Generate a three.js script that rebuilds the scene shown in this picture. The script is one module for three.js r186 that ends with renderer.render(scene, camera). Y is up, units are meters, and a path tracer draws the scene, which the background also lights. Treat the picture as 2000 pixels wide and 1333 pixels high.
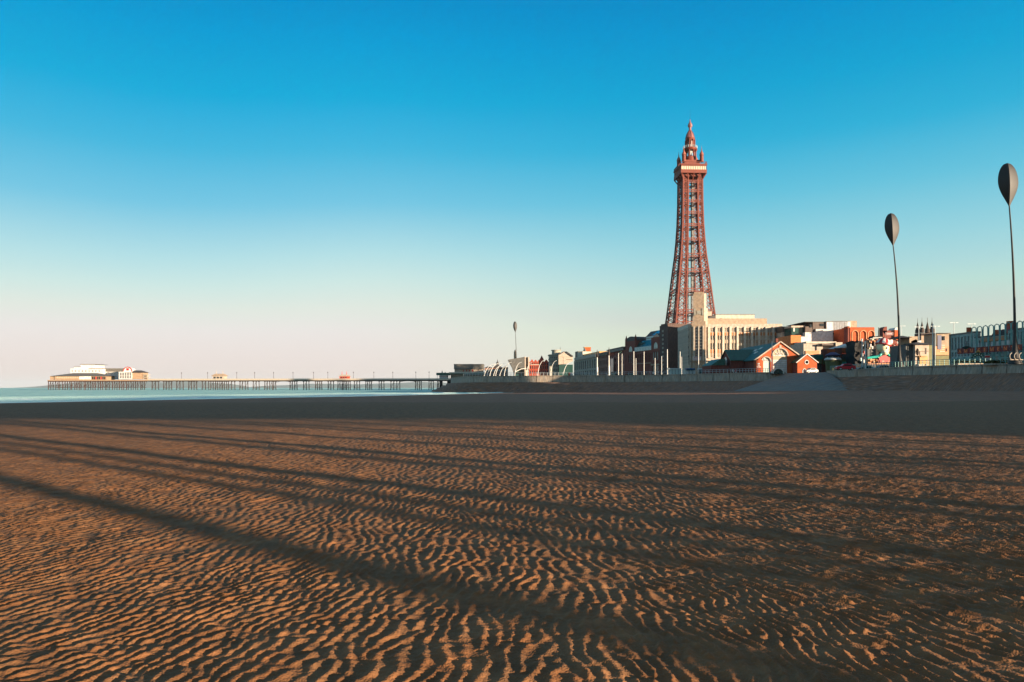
import * as THREE from 'three';
import { mergeGeometries, toCreasedNormals } from 'three/addons/utils/BufferGeometryUtils.js';
import { MarchingCubes } from 'three/addons/objects/MarchingCubes.js';
import { createNoise2D } from 'simplex-noise';

// ------------------------------------------------------------------ camera, sky, sun, exposure
const F = 1333, EYE = 1.4, HZ = 758;                     // focal length in photo pixels, eye height, horizon row
const scene = new THREE.Scene();
const camera = new THREE.PerspectiveCamera(2 * Math.atan(1333 / 2 / F) * 180 / Math.PI, 2000 / 1333, 0.1, 60000);
camera.position.set(0, EYE, 0);
camera.lookAt(0, EYE, -10);
camera.setViewOffset(2000, 1333, 0, 1333 / 2 - HZ, 2000, 1333);   // rising front, verticals stay upright
camera.updateProjectionMatrix();

const EXPO = 3.0;
const SUN_EL = 6.3 * Math.PI / 180;
const sunH = new THREE.Vector3(0.792, 0, 0.61).normalize();       // low sun behind the right shoulder
const sunDir = sunH.clone().multiplyScalar(Math.cos(SUN_EL)).setY(Math.sin(SUN_EL));

const lin = c => { c /= 255; return c <= 0.04045 ? c / 12.92 : ((c + 0.055) / 1.055) ** 2.4; };
const mixf = (a, b, t) => a + (b - a) * t;
const clamp = (x, a = 0, b = 1) => Math.min(b, Math.max(a, x));
const smooth = (a, b, x) => { const t = clamp((x - a) / (b - a)); return t * t * (3 - 2 * t); };
{ // sky: clear winter-morning air, pink-cream over the sea horizon, greener inland, deep blue at frame top, greyed overhead to neutralise the shade
  const sea = [[0, 231, 212, 202], [2.5, 236, 224, 218], [4.6, 236, 230, 226], [6.8, 225, 233, 224], [8.9, 206, 232, 228], [11, 181, 224, 230], [15, 117, 199, 228], [19, 66, 183, 223], [22.7, 14, 171, 221], [26.3, 0, 158, 216], [29.6, 0, 143, 207], [38, 72, 134, 182], [55, 118, 140, 162], [90, 130, 141, 152]];
  const land = [[0, 226, 228, 206], [2.5, 220, 230, 203], [4.6, 210, 231, 203], [6.8, 195, 226, 210], [8.9, 174, 217, 219], [11, 152, 211, 222], [15, 100, 194, 221], [19, 42, 176, 217], [22.7, 6, 163, 214], [26.3, 0, 150, 209], [29.6, 0, 137, 201], [38, 72, 132, 178], [55, 118, 140, 161], [90, 130, 141, 152]];
  const dawn = [[0, 255, 214, 160], [2.5, 255, 222, 174], [4.6, 252, 224, 184], [6.8, 246, 226, 196], [8.9, 236, 224, 206], [11, 222, 220, 212], [15, 186, 206, 214], [19, 146, 190, 212], [22.7, 108, 176, 208], [26.3, 78, 164, 204], [29.6, 54, 152, 198], [38, 104, 146, 178], [55, 126, 142, 161], [90, 130, 141, 152]];
  const look = (tab, e) => { let i = 0; while (i < tab.length - 2 && tab[i + 1][0] < e) i++; const a = tab[i], b = tab[i + 1], t = clamp((e - a[0]) / (b[0] - a[0])); return [1, 2, 3].map(k => mixf(lin(a[k]), lin(b[k]), t)); };
  const w = 1024, h = 512, data = new Float32Array(w * h * 4);
  for (let j = 0; j < h; j++) for (let i = 0; i < w; i++) {
    const phi = ((i + 0.5) / w - 0.5) * 2 * Math.PI, el = ((j + 0.5) / h - 0.5) * Math.PI;
    const dx = Math.cos(phi), dz = Math.sin(phi);
    const az = Math.atan2(dx, -dz) * 180 / Math.PI;               // 0 straight ahead, + to the right
    const toSun = dx * sunH.x + dz * sunH.z;
    const e0 = Math.max(el * 180 / Math.PI, 0), e = e0 + 1.5 * smooth(-8, -30, az) * smooth(2, 9, e0);
    const a = look(sea, e), b = look(land, e), c = look(dawn, e);
    const wl = smooth(-16, 20, az) * (1 - smooth(120, 180, Math.abs(az)));
    const ws = smooth(0.15, 1, toSun) * 0.9;
    const o = (j * w + i) * 4;
    for (let k = 0; k < 3; k++) data[o + k] = mixf(mixf(a[k], b[k], wl), c[k], ws) / EXPO;
    data[o + 3] = 1;
  }
  const sky = new THREE.DataTexture(data, w, h, THREE.RGBAFormat, THREE.FloatType);
  sky.mapping = THREE.EquirectangularReflectionMapping;
  sky.magFilter = sky.minFilter = THREE.LinearFilter; sky.wrapS = THREE.RepeatWrapping; sky.needsUpdate = true;
  scene.background = sky; scene.environment = sky;
}
const sun = new THREE.DirectionalLight(new THREE.Color().setRGB(1, 0.8, 0.58), 5);
sun.position.copy(sunDir).multiplyScalar(600).add(new THREE.Vector3(20, 0, -150));
sun.target.position.set(20, 0, -150);
sun.castShadow = true; sun.shadow.radius = 1.3; sun.shadow.mapSize.set(4096, 4096);
Object.assign(sun.shadow.camera, { left: -450, right: 450, top: 300, bottom: -300, near: 1, far: 1600 });
scene.add(sun, sun.target);

const renderer = new THREE.WebGLRenderer({ antialias: true });
renderer.toneMapping = THREE.LinearToneMapping;
renderer.toneMappingExposure = EXPO;
renderer.shadowMap.enabled = true;

// ------------------------------------------------------------------ helpers
function rng(seed) { let a = seed >>> 0; return () => { a = (a + 0x6D2B79F5) >>> 0; let t = a; t = Math.imul(t ^ (t >>> 15), t | 1); t ^= t + Math.imul(t ^ (t >>> 7), t | 61); return ((t ^ (t >>> 14)) >>> 0) / 4294967296; }; }
const R = rng(11), noise = createNoise2D(rng(5)), noiseB = createNoise2D(rng(77));
const V = (x, y, z) => new THREE.Vector3(x, y, z);
const X = (px, D) => (px - 1000) * D / F;                // surveyed bearing and distance -> metres
const Y = (py, D) => EYE + (HZ - py) * D / F;
const GROUND = 5.6, SEA = -0.35;

const taken = {};
const numbered = n => { const k = taken[n] = (taken[n] ?? -1) + 1; return k ? `${n}_${String(k).padStart(3, '0')}` : n; };
function thing(name, label, category, pos = [0, 0, 0], group) {
  const o = new THREE.Group(); o.name = numbered(name); o.position.set(...pos);
  o.userData = { label, category }; if (group) o.userData.group = group;
  scene.add(o); return o;
}
function copy(o, pos, label) { const c = o.clone(); c.name = numbered(o.name.replace(/_\d{3}$/, '')); c.userData = { ...o.userData }; if (label) c.userData.label = label; c.position.set(...pos); scene.add(c); return c; }
function boxUV(g) {                                      // uv in metres, from the dominant axis of each face
  const p = g.attributes.position, n = p.count, uv = new Float32Array(n * 2);
  const a = V(), b = V(), c = V(), q = V();
  for (let i = 0; i + 2 < n; i += 3) {
    a.fromBufferAttribute(p, i); b.fromBufferAttribute(p, i + 1); c.fromBufferAttribute(p, i + 2);
    q.copy(b).sub(a).cross(c.clone().sub(a));
    const ax = Math.abs(q.x), ay = Math.abs(q.y), az = Math.abs(q.z);
    [a, b, c].forEach((v, k) => { const u = ax > ay && ax > az ? [v.z, v.y] : ay > az ? [v.x, v.z] : [v.x, v.y]; uv[(i + k) * 2] = u[0]; uv[(i + k) * 2 + 1] = u[1]; });
  }
  g.setAttribute('uv', new THREE.BufferAttribute(uv, 2)); return g;
}
function join(list) {
  list = (Array.isArray(list) ? list : [list]).map(g => { const k = g.index ? g.toNonIndexed() : g; for (const n of Object.keys(k.attributes)) if (!['position', 'normal', 'uv'].includes(n)) k.deleteAttribute(n); return k; });
  return list.length > 1 ? mergeGeometries(list) : list[0];
}
function part(parent, name, geos, mat, raw) {
  const m = new THREE.Mesh(raw ? geos : boxUV(join(geos)), mat); m.name = name; m.castShadow = m.receiveShadow = true; parent.add(m); return m;
}
function struct(name, geos, mat, raw) { const m = part(scene, name, geos, mat, raw); m.userData.kind = 'structure'; return m; }
const box = (x0, x1, y0, y1, z0, z1) => new THREE.BoxGeometry(Math.abs(x1 - x0), Math.abs(y1 - y0), Math.abs(z1 - z0)).translate((x0 + x1) / 2, (y0 + y1) / 2, (z0 + z1) / 2);
const cyl = (x, y0, y1, z, r0, r1 = r0, seg = 8) => new THREE.CylinderGeometry(r1, r0, y1 - y0, seg).translate(x, (y0 + y1) / 2, z);
const up = V(0, 1, 0);
function beam(a, b, t, t2 = t) {                         // square bar between two points
  const d = b.clone().sub(a), g = new THREE.BoxGeometry(t, d.length(), t2);
  g.applyQuaternion(new THREE.Quaternion().setFromUnitVectors(up, d.clone().normalize()));
  const m = a.clone().add(b).multiplyScalar(0.5); return g.translate(m.x, m.y, m.z);
}
const tube = (pts, r, seg = 24, rad = 6) => new THREE.TubeGeometry(new THREE.CatmullRomCurve3(pts), seg, r, rad, false);
const lathe = (prof, seg = 16) => new THREE.LatheGeometry(prof.map(([r, y]) => new THREE.Vector2(r, y)), seg);
function prism(pts, depth) {                             // outline in x,y, extruded back from z = 0 to -depth
  const s = new THREE.Shape(pts.map(p => new THREE.Vector2(p[0], p[1])));
  return new THREE.ExtrudeGeometry(s, { depth, bevelEnabled: false }).translate(0, 0, -depth);
}
function hip(x0, x1, z0, z1, y0, y1, inset) {            // hipped roof, eaves at y0
  const zi = Math.min((z1 - z0) / 2, inset), xm0 = x0 + inset, xm1 = x1 - inset, zm = (z0 + z1) / 2;
  const P = [[x0, y0, z0], [x1, y0, z0], [x1, y0, z1], [x0, y0, z1], [xm0, y1, zm - Math.max(0, (z1 - z0) / 2 - zi)], [xm1, y1, zm - Math.max(0, (z1 - z0) / 2 - zi)], [xm1, y1, zm + Math.max(0, (z1 - z0) / 2 - zi)], [xm0, y1, zm + Math.max(0, (z1 - z0) / 2 - zi)]];
  const T = [[0, 4, 5], [0, 5, 1], [1, 5, 6], [1, 6, 2], [2, 6, 7], [2, 7, 3], [3, 7, 4], [3, 4, 0], [4, 7, 6], [4, 6, 5], [0, 1, 2], [0, 2, 3]];
  const pos = []; for (const t of T) for (const i of t) pos.push(...P[i]);
  const g = new THREE.BufferGeometry(); g.setAttribute('position', new THREE.Float32BufferAttribute(pos, 3));
  g.setAttribute('uv', new THREE.Float32BufferAttribute(new Float32Array(pos.length / 3 * 2), 2)); g.computeVertexNormals(); return g;
}

// ------------------------------------------------------------------ procedural textures and materials
function fbmTexture(size, base, oct, lo, hi, stretch = [1, 1], tint = 0) {
  const d = new Uint8Array(size * size * 4), n1 = createNoise2D(rng(base * 31 + oct)), n2 = createNoise2D(rng(base * 57 + 3));
  const tile = (n, x, y, f) => {                         // blend of four shifted samples so that the tile repeats
    const w = f, u = x * f, v = y * f, a = x, b = y;
    return n(u, v) * (1 - a) * (1 - b) + n(u - w, v) * a * (1 - b) + n(u, v - w) * (1 - a) * b + n(u - w, v - w) * a * b;
  };
  for (let j = 0; j < size; j++) for (let i = 0; i < size; i++) {
    const x = i / size, y = j / size; let s = 0, a = 0.5, f = base;
    for (let o = 0; o < oct; o++) { s += a * (n1(x * f * stretch[0], y * f * stretch[1]) * (1 - x) * (1 - y) + n1((x - 1) * f * stretch[0], y * f * stretch[1]) * x * (1 - y) + n1(x * f * stretch[0], (y - 1) * f * stretch[1]) * (1 - x) * y + n1((x - 1) * f * stretch[0], (y - 1) * f * stretch[1]) * x * y); f *= 2; a *= 0.55; }
    const t = clamp(0.5 + s * 0.9), h = tint * tile(n2, x, y, base);
    const v = mixf(lo, hi, t) * 255, k = (j * size + i) * 4;
    d[k] = clamp(v * (1 + h), 0, 255); d[k + 1] = clamp(v, 0, 255); d[k + 2] = clamp(v * (1 - h), 0, 255); d[k + 3] = 255;
  }
  const t = new THREE.DataTexture(d, size, size); t.wrapS = t.wrapT = THREE.RepeatWrapping; t.magFilter = THREE.LinearFilter; t.minFilter = THREE.LinearMipmapLinearFilter; t.generateMipmaps = true; t.needsUpdate = true; return t;
}
const scaled = (t, m, my = m, srgb = false) => { const c = t.clone(); c.repeat.set(1 / m, 1 / my); if (srgb) c.colorSpace = THREE.SRGBColorSpace; c.needsUpdate = true; return c; };
const grime = scaled(fbmTexture(512, 9, 6, 0.8, 1.0, [1, 1], 0.03), 17, 17, true);
const streaky = scaled(fbmTexture(512, 7, 5, 0.66, 1.0, [3, 0.8], 0.05), 11, 18, true);
const course = scaled(fbmTexture(512, 6, 6, 0.5, 1.0, [0.7, 6], 0.1), 24, 9, true);
const M = {};
function mat(name, hex, rough = 0.85, map = grime, extra = {}) { return M[name] ??= Object.assign(new THREE.MeshStandardMaterial({ color: hex, roughness: rough, map, ...extra }), { name }); }
const mCream = mat('cream stone', 0xb9a796), mCreamPale = mat('pale faience', 0xc8bba9), mTan = mat('tan stone', 0xaa927a), mSpandrel = mat('terracotta spandrel', 0xb87a4e);
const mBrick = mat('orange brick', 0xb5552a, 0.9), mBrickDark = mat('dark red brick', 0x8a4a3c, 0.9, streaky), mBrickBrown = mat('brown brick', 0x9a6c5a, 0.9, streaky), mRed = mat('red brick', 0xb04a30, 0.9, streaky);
const mWhite = mat('white render', 0xd8d3cd), mGrey = mat('grey cladding', 0x86888c, 0.6), mGreyDark = mat('dark grey panel', 0x5c5a56, 0.7), mGreyGreen = mat('grey green stone', 0xa39c8c), mBrownPanel = mat('brown panel', 0x5b4a40, 0.7);
const mGreen = mat('green roof', 0x1d5546, 0.5), mSlate = mat('slate roof', 0x5a5350, 0.7, course), mLead = mat('lead roof', 0x6c665e, 0.6);
const mGlass = mat('dark glass', 0x222a30, 0.12, null), mGlassTeal = mat('teal glass', 0x29443f, 0.15, null), mGlassBlue = mat('blue glass', 0x20688c, 0.2, null), mGlassPale = mat('pale glass', 0xa9bcb4, 0.25, null), mGlassWarm = mat('warm glass', 0xa89a82, 0.2, null);
const mIron = mat('red oxide iron', 0x762d15, 0.65), mIronDark = mat('dark iron', 0x3a2e28, 0.8), mRust = mat('rusty iron', 0x4c2e22, 0.9, streaky), mSteel = mat('weathered steel', 0x231e1b, 0.6, null), mPole = mat('white painted pole', 0xc4c0b8, 0.5, null), mGalv = mat('galvanised', 0xa9b0b0, 0.45, null);
const mSteelGrey = mat('dull steel', 0x6c6a68, 0.6, null);
const mConc = mat('concrete', 0xbaa996, 0.9, streaky), mConcBrown = mat('algae-stained concrete', 0xa47c64, 0.95, course), mPave = mat('paving', 0x8a8378, 0.9), mTeal = mat('teal paint', 0x6fa39c, 0.5), mTealBright = mat('turquoise paint', 0x2fb5a4, 0.4), mBlack = mat('black paint', 0x16161a, 0.5, null), mNavy = mat('navy paint', 0x23264a, 0.5, null), mRedPaint = mat('red paint', 0xa01e1c, 0.45, null), mSalmon = mat('salmon paint', 0xd08a5c, 0.7), mDeck = mat('pier deck boards', 0xb8aa98, 0.85), mTanWood = mat('tan boarding', 0xa88a6e, 0.85), mOlive = mat('olive shutter', 0x6d6a3c, 0.7), mBone = mat('bone paint', 0xe8d6ae, 0.6, null), mGold = mat('gold tile', 0xc48a3a, 0.5), mRubber = mat('tyre rubber', 0x1a1a1a, 0.9, null);

// a wall with real openings: holes [x, y, w, h, arched] on a face 's' (towards +z) or 'w' (towards -x)
function face(parent, side, x0, y0, w, h, holes, mw, mg, mf, at = 0, opt = {}) {
  const th = opt.th ?? 0.45, s = new THREE.Shape([[0, 0], [w, 0], [w, h], [0, h]].map(p => new THREE.Vector2(...p)));
  const place = g => { if (side === 's') g.translate(x0, y0, at); else g.rotateY(-Math.PI / 2).translate(at, y0, x0); return g; };
  for (const [hx, hy, hw, hh, arch] of holes) {
    const p = new THREE.Path();
    p.moveTo(hx, hy); p.lineTo(hx + hw, hy);
    if (arch) { p.lineTo(hx + hw, hy + hh - hw / 2); p.absarc(hx + hw / 2, hy + hh - hw / 2, hw / 2, 0, Math.PI, false); } else { p.lineTo(hx + hw, hy + hh); p.lineTo(hx, hy + hh); }
    p.lineTo(hx, hy); s.holes.push(p);
  }
  part(parent, opt.name ?? 'wall', place(new THREE.ExtrudeGeometry(s, { depth: th, bevelEnabled: false, curveSegments: 8 })), mw);
  for (const [hx, hy, hw, hh, arch, glass] of holes) {
    const ws = new THREE.Shape();
    ws.moveTo(hx, hy); ws.lineTo(hx + hw, hy);
    if (arch) { ws.lineTo(hx + hw, hy + hh - hw / 2); ws.absarc(hx + hw / 2, hy + hh - hw / 2, hw / 2, 0, Math.PI, false); } else { ws.lineTo(hx + hw, hy + hh); ws.lineTo(hx, hy + hh); }
    const pane = part(parent, 'window', place(new THREE.ExtrudeGeometry(ws, { depth: 0.08, bevelEnabled: false, curveSegments: 8 }).translate(0, 0, 0.05)), glass ?? mg);
    if (mf && (opt.frames ?? true)) {
      const t = opt.ft ?? 0.14, bars = [], nx = opt.nx ?? 2, ny = opt.ny ?? 2, top = arch ? hh - hw * 0.12 : hh;
      for (let i = 1; i < nx; i++) bars.push(box(hx + hw * i / nx - t / 2, hx + hw * i / nx + t / 2, hy, hy + top, 0.14, 0.26));
      for (let i = 1; i < ny; i++) bars.push(box(hx, hx + hw, hy + (arch ? hh - hw / 2 : hh) * i / ny - t / 2, hy + (arch ? hh - hw / 2 : hh) * i / ny + t / 2, 0.145, 0.255));
      bars.push(box(hx, hx + hw, hy + 0.01, hy + t, 0.143, 0.27));
      part(pane, 'frame', place(join(bars)), mf);
    }
  }
}
const grid = (x0, y0, cols, rows, dx, dy, w, h, arch) => { const o = []; for (let r = 0; r < rows; r++) for (let c = 0; c < cols; c++) o.push([x0 + c * dx, y0 + r * dy, w, h, arch]); return o; };

// ------------------------------------------------------------------ beach
const shorePts = [[-150, -240], [-112, -90], [-92, -20], [-76, 34], [-58, 78], [-44, 116], [-31, 140], [-15, 194], [-3, 232], [14, 262]];
const shoreX = D => { let i = 0; while (i < shorePts.length - 2 && shorePts[i + 1][1] < D) i++; const a = shorePts[i], b = shorePts[i + 1]; return mixf(a[0], b[0], clamp((D - a[1]) / (b[1] - a[1]), 0, 1.5)); };
function beachY(x, D) {
  const d = x - shoreX(D);                                // metres inland of the water's edge
  let y = d < 0 ? SEA + d * 0.05 : SEA + 0.35 * smooth(0, 26, d) + 0.0;
  y += 0.85 * smooth(28, 80, x) * smooth(40, 120, D + 0.4 * x);
  return Math.max(y, -6) + 0.02 * noise(x * 0.11, D * 0.11) * smooth(0, 8, d);
}
// ripple pattern: phasor noise (sum of oriented wave packets), so crests meander, fork and stop
const cells = new Map(), CELL = 0.24;
const crestAngle = (x, D) => -0.06 - 0.46 * Math.tanh((x - 0.2) / (1.1 + 0.34 * D)) + 0.26 * noise(x * 0.17 + 9, D * 0.13) + 0.2 * noise(x * 0.6, D * 0.5 + 40);
const waveLen = (x, D) => 0.087 + 0.04 * smooth(4, 18, D) + 0.016 * noiseB(x * 0.35, D * 0.3);
function packets(ci, cj) {
  const key = ci * 4096 + cj; let c = cells.get(key); if (c) return c;
  const r = rng((ci + 3000) * 73856093 ^ (cj + 3000) * 19349663); c = [];
  for (let k = 0; k < 6; k++) {
    const x = (ci + r()) * CELL, D = (cj + r()) * CELL, a = crestAngle(x, D) + (r() - 0.5) * 0.6, f = 2 * Math.PI / (waveLen(x, D) * (0.91 + 0.18 * r()));
    c.push(x, D, Math.cos(a) * f, -Math.sin(a) * f, r() * 6.2832);
  }
  cells.set(key, c); return c;
}
function ripple(x, D) {
  const ci = Math.floor(x / CELL), cj = Math.floor(D / CELL); let re = 0, im = 0;
  for (let i = ci - 1; i <= ci + 1; i++) for (let j = cj - 1; j <= cj + 1; j++) {
    const c = packets(i, j);
    for (let k = 0; k < c.length; k += 5) {
      const dx = x - c[k], dd = D - c[k + 1], r2 = (dx * dx + dd * dd) / (CELL * CELL); if (r2 > 1) continue;
      const g = (1 - r2) * (1 - r2), p = dx * c[k + 2] + dd * c[k + 3] + c[k + 4];
      re += g * Math.cos(p); im += g * Math.sin(p);
    }
  }
  const m = Math.sqrt(re * re + im * im), ph = Math.atan2(im, re);
  const q = ph + 0.5 * Math.sin(ph + 0.4);               // steeper lee side
  const wob = 0.5 + 0.5 * Math.cos(q);
  return Math.pow(wob, 1.0) * clamp(m / 1.5, 0.12, 1);
}
const sandTex = scaled(fbmTexture(512, 7, 6, 0.72, 1.0, [1, 1], 0.05), 3.1, 3.1, true);
const grain = scaled(fbmTexture(512, 90, 3, 0, 1), 1.7);
const mSand = new THREE.MeshPhysicalMaterial({ specularIntensity: 0.3, name: 'damp rippled sand', color: new THREE.Color().setRGB(0.285, 0.125, 0.05), roughness: 0.78, map: sandTex, bumpMap: grain, bumpScale: 0.004 });
const mSandFar = new THREE.MeshPhysicalMaterial({ specularIntensity: 0.5, name: 'damp sand', color: new THREE.Color().setRGB(0.38, 0.155, 0.073), roughness: 0.8, map: scaled(fbmTexture(512, 9, 6, 0.66, 1.0, [1, 2], 0.06), 21, 21, true), bumpMap: scaled(fbmTexture(512, 50, 4, 0, 1, [1, 1]), 7), bumpScale: 0.02 });
function sheet(cols, rows, fn) {                          // fn(u, v) -> [x, y, D]
  const pos = new Float32Array((cols + 1) * (rows + 1) * 3), uv = new Float32Array((cols + 1) * (rows + 1) * 2), idx = new Uint32Array(cols * rows * 6);
  let k = 0, q = 0;
  for (let j = 0; j <= rows; j++) for (let i = 0; i <= cols; i++) { const [x, y, D] = fn(i / cols, j / rows); pos[k * 3] = x; pos[k * 3 + 1] = y; pos[k * 3 + 2] = -D; uv[k * 2] = x; uv[k * 2 + 1] = D; k++; }
  for (let j = 0; j < rows; j++) for (let i = 0; i < cols; i++) { const a = j * (cols + 1) + i, b = a + 1, c = a + cols + 1, d = c + 1; idx[q++] = a; idx[q++] = b; idx[q++] = d; idx[q++] = a; idx[q++] = d; idx[q++] = c; }
  const g = new THREE.BufferGeometry(); g.setAttribute('position', new THREE.BufferAttribute(pos, 3)); g.setAttribute('uv', new THREE.BufferAttribute(uv, 2)); g.setIndex(new THREE.BufferAttribute(idx, 1)); g.computeVertexNormals(); return g;
}
const D0 = 1.7, D1 = 66, halfW = D => 3.6 + 0.86 * D;
{
  const rowsD = [D0]; while (rowsD[rowsD.length - 1] < D1) { const d = rowsD[rowsD.length - 1]; rowsD.push(d + clamp(0.0029 * d, 0.011, 0.12)); }
  const rows = rowsD.length - 1, cols = 1040;
  const g = sheet(cols, rows, (u, v) => {
    const D = rowsD[Math.round(v * rows)], x = (u * 2 - 1) * halfW(D);
    const edge = smooth(1, 0.965, Math.abs(u * 2 - 1)) * smooth(D1, 48, D);
    const amp = (0.0147 + 0.0025 * noiseB(x * 0.22, D * 0.2)) * (1 + 0.2 * smooth(0.2, 3, x - 0.1 * D));
    const wx = x + 0.03 * noise(x * 2, D * 2) + 0.009 * noise(x * 9, D * 9 + 3), wD = D + 0.03 * noise(x * 2 + 50, D * 2) + 0.012 * noise(x * 7 + 20, D * 7);
    let h = edge > 0 ? ripple(wx, wD) * amp : 0;
    h *= 1 + 0.34 * noiseB(x * 6, D * 9);
    h += 0.0045 * noise(x * 2.1, D * 2.1) + (0.0017 * noiseB(x * 9, D * 15) + 0.0026 * noise(x * 9, D * 34) * (1 - 0.4 * smooth(0.3, 2.5, x)) + 0.0014 * noiseB(x * 24, D * 52)) * smooth(34, 8, D);
    h += 0.012 * noiseB(x * 0.6, D * 0.6 + 7);
    return [x, beachY(x, D) + 0.012 * edge + h * (0.2 + 0.8 * edge), D];
  });
  const m = struct('rippled_sand', g, mSand, true); m.userData.label = 'rippled damp sand in the foreground'; m.userData.category = 'sand';
}
{
  const xs = [], Ds = [];
  for (let x = -420; x <= 130; x += x > -90 && x < 100 ? 2 : 15) xs.push(x);
  for (let D = -170; D <= 420; D += D > -10 && D < 100 ? 2 : 6) Ds.push(D);
  const g = sheet(xs.length - 1, Ds.length - 1, (u, v) => {
    const x = xs[Math.round(u * (xs.length - 1))], D = Ds[Math.round(v * (Ds.length - 1))];
    const inside = D > D0 + 2.2 && D < D1 - 3 && Math.abs(x) < halfW(D) - 3 - 0.02 * D;
    const nearIn = D > D0 - 2.4 && D < D1 - 1 && Math.abs(x) < halfW(D) - 0.2;
    return [x, beachY(x, D) - (inside ? 0.12 : nearIn ? 0.05 : 0.0), D];
  });
  const m = struct('beach', g, mSandFar, true); m.userData.label = 'smooth damp sand between the ripples and the sea wall'; m.userData.category = 'beach';
}
const mGlossStrip = new THREE.MeshPhysicalMaterial({ name: 'added gloss film', color: new THREE.Color().setRGB(0.2, 0.14, 0.1), roughness: 0.12, clearcoat: 1, clearcoatRoughness: 0.05 });
function glossStrip(pts, label, name = 'added_gloss_strip') {        // pts: [xCentre, D, halfWidthD]
  const g = sheet(60, 6, (u, v) => {
    const t = u * (pts.length - 1), i = Math.min(pts.length - 2, Math.floor(t)), f = t - i;
    const x = mixf(pts[i][0], pts[i + 1][0], f), Dc = mixf(pts[i][1], pts[i + 1][1], f), hw = mixf(pts[i][2], pts[i + 1][2], f) * Math.pow(Math.max(0.001, Math.sin(Math.PI * clamp(u, 0.002, 0.998))), 0.5);
    const D = Dc + (v * 2 - 1) * hw * (0.8 + 0.35 * noise(x * 0.15, v + Dc * 0.05)); return [x, beachY(x, D) + 0.03, D];
  });
  const m = struct(name, g, mGlossStrip, true); m.userData.label = label; m.userData.category = 'gloss strip';
}
glossStrip([[4, 226, 2], [14, 223, 4], [30, 213, 4], [46, 200, 2]], 'thin glossy strip added for the sunlit line under the headland slope');  // glossy sheet added for the bright sunlit line across the sand

// ------------------------------------------------------------------ sea
const waterBump = fbmTexture(512, 14, 5, 0, 1, [1, 3]);
const seaMat = (name, rgb, rep) => new THREE.MeshPhysicalMaterial({ name, color: new THREE.Color().setRGB(...rgb), roughness: 0.45, ior: 1.33, specularIntensity: 0.5, bumpMap: scaled(waterBump, rep), bumpScale: 1.1, vertexColors: false });
{
  const xs = [-34000, -18000, -9000, -5000, -2500, -1400, -900, -650, -480, -380, -300, -240, -190, -150, -120, -90, -60, -30, 0, 60, 200, 900, 4000, 20000];
  const Ds = [-400, -150, -40, 20, 60, 90, 120, 150, 190, 240, 300, 380, 480, 650, 900, 1400, 2500, 5000, 9000, 15000, 24000];
  const g = sheet(xs.length - 1, Ds.length - 1, (u, v) => [xs[Math.round(u * (xs.length - 1))], SEA - 0.03, Ds[Math.round(v * (Ds.length - 1))]]);
  const m = struct('sea', g, seaMat('open sea', [0.38, 0.62, 0.56], 40), true); m.userData.label = 'calm turquoise sea reaching to the horizon'; m.userData.category = 'sea';
}
{ // surf: low swell lines running along the shore; foam is vertex colour with an outline of its own
  const rowsN = 110, colsN = 420, W = 70, col = [];
  const g = sheet(colsN, rowsN, (u, v) => {
    const D = -60 + u * 312, d = W * v * v * (1.0 - 0.75 * smooth(150, 250, D)), x0 = shoreX(D);
    const nx = -0.93, nD = 0.36, wob = 2.2 * noise(D * 0.03, 4) + 0.8 * noise(D * 0.12, 9);
    const a = d + wob * smooth(0, 6, d);
    const crest = (c, w) => Math.exp(-(((a - c) / w) ** 2));
    const run = 0.5 + 0.5 * noise(D * 0.02, 31), h = (0.2 * crest(7, 1.0) * (0.4 + run) + 0.28 * crest(17, 1.5) * (1.2 - run) + 0.2 * crest(31, 2.2) + 0.12 * crest(46, 3)) * smooth(0, 3, d);
    const fx = noise(D * 0.25, a * 0.5), edge = smooth(3.4, 0.6, a + 0.9 * fx), f1 = smooth(0.55, 0.9, crest(6.2, 1.1) + 0.35 * fx) * run, f2 = smooth(0.7, 1.0, crest(16, 1.2) + 0.4 * noise(D * 0.11, a * 0.4)) * (1 - run);
    const f = clamp(edge * 0.85 + f1 + f2);
    col.push(mixf(0.5, 0.88, f), mixf(0.72, 0.86, f), mixf(0.56, 0.8, f));
    return [x0 + nx * d + 1.2, SEA + 0.02 - 0.06 * smooth(0.75, 1, v) + h + 0.02 * noise(D * 0.3, a * 0.6), D + nD * d];
  });
  g.setAttribute('color', new THREE.Float32BufferAttribute(col, 3));
  const mt = seaMat('shallow water', [1, 1, 1], 9); mt.vertexColors = true; mt.bumpScale = 0.16; mt.roughness = 0.22; mt.specularIntensity = 0.9;
  const m = struct('surf', g, mt, true); m.userData.label = 'shallow water and thin foam lines at the tide edge'; m.userData.category = 'surf';
}
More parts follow.
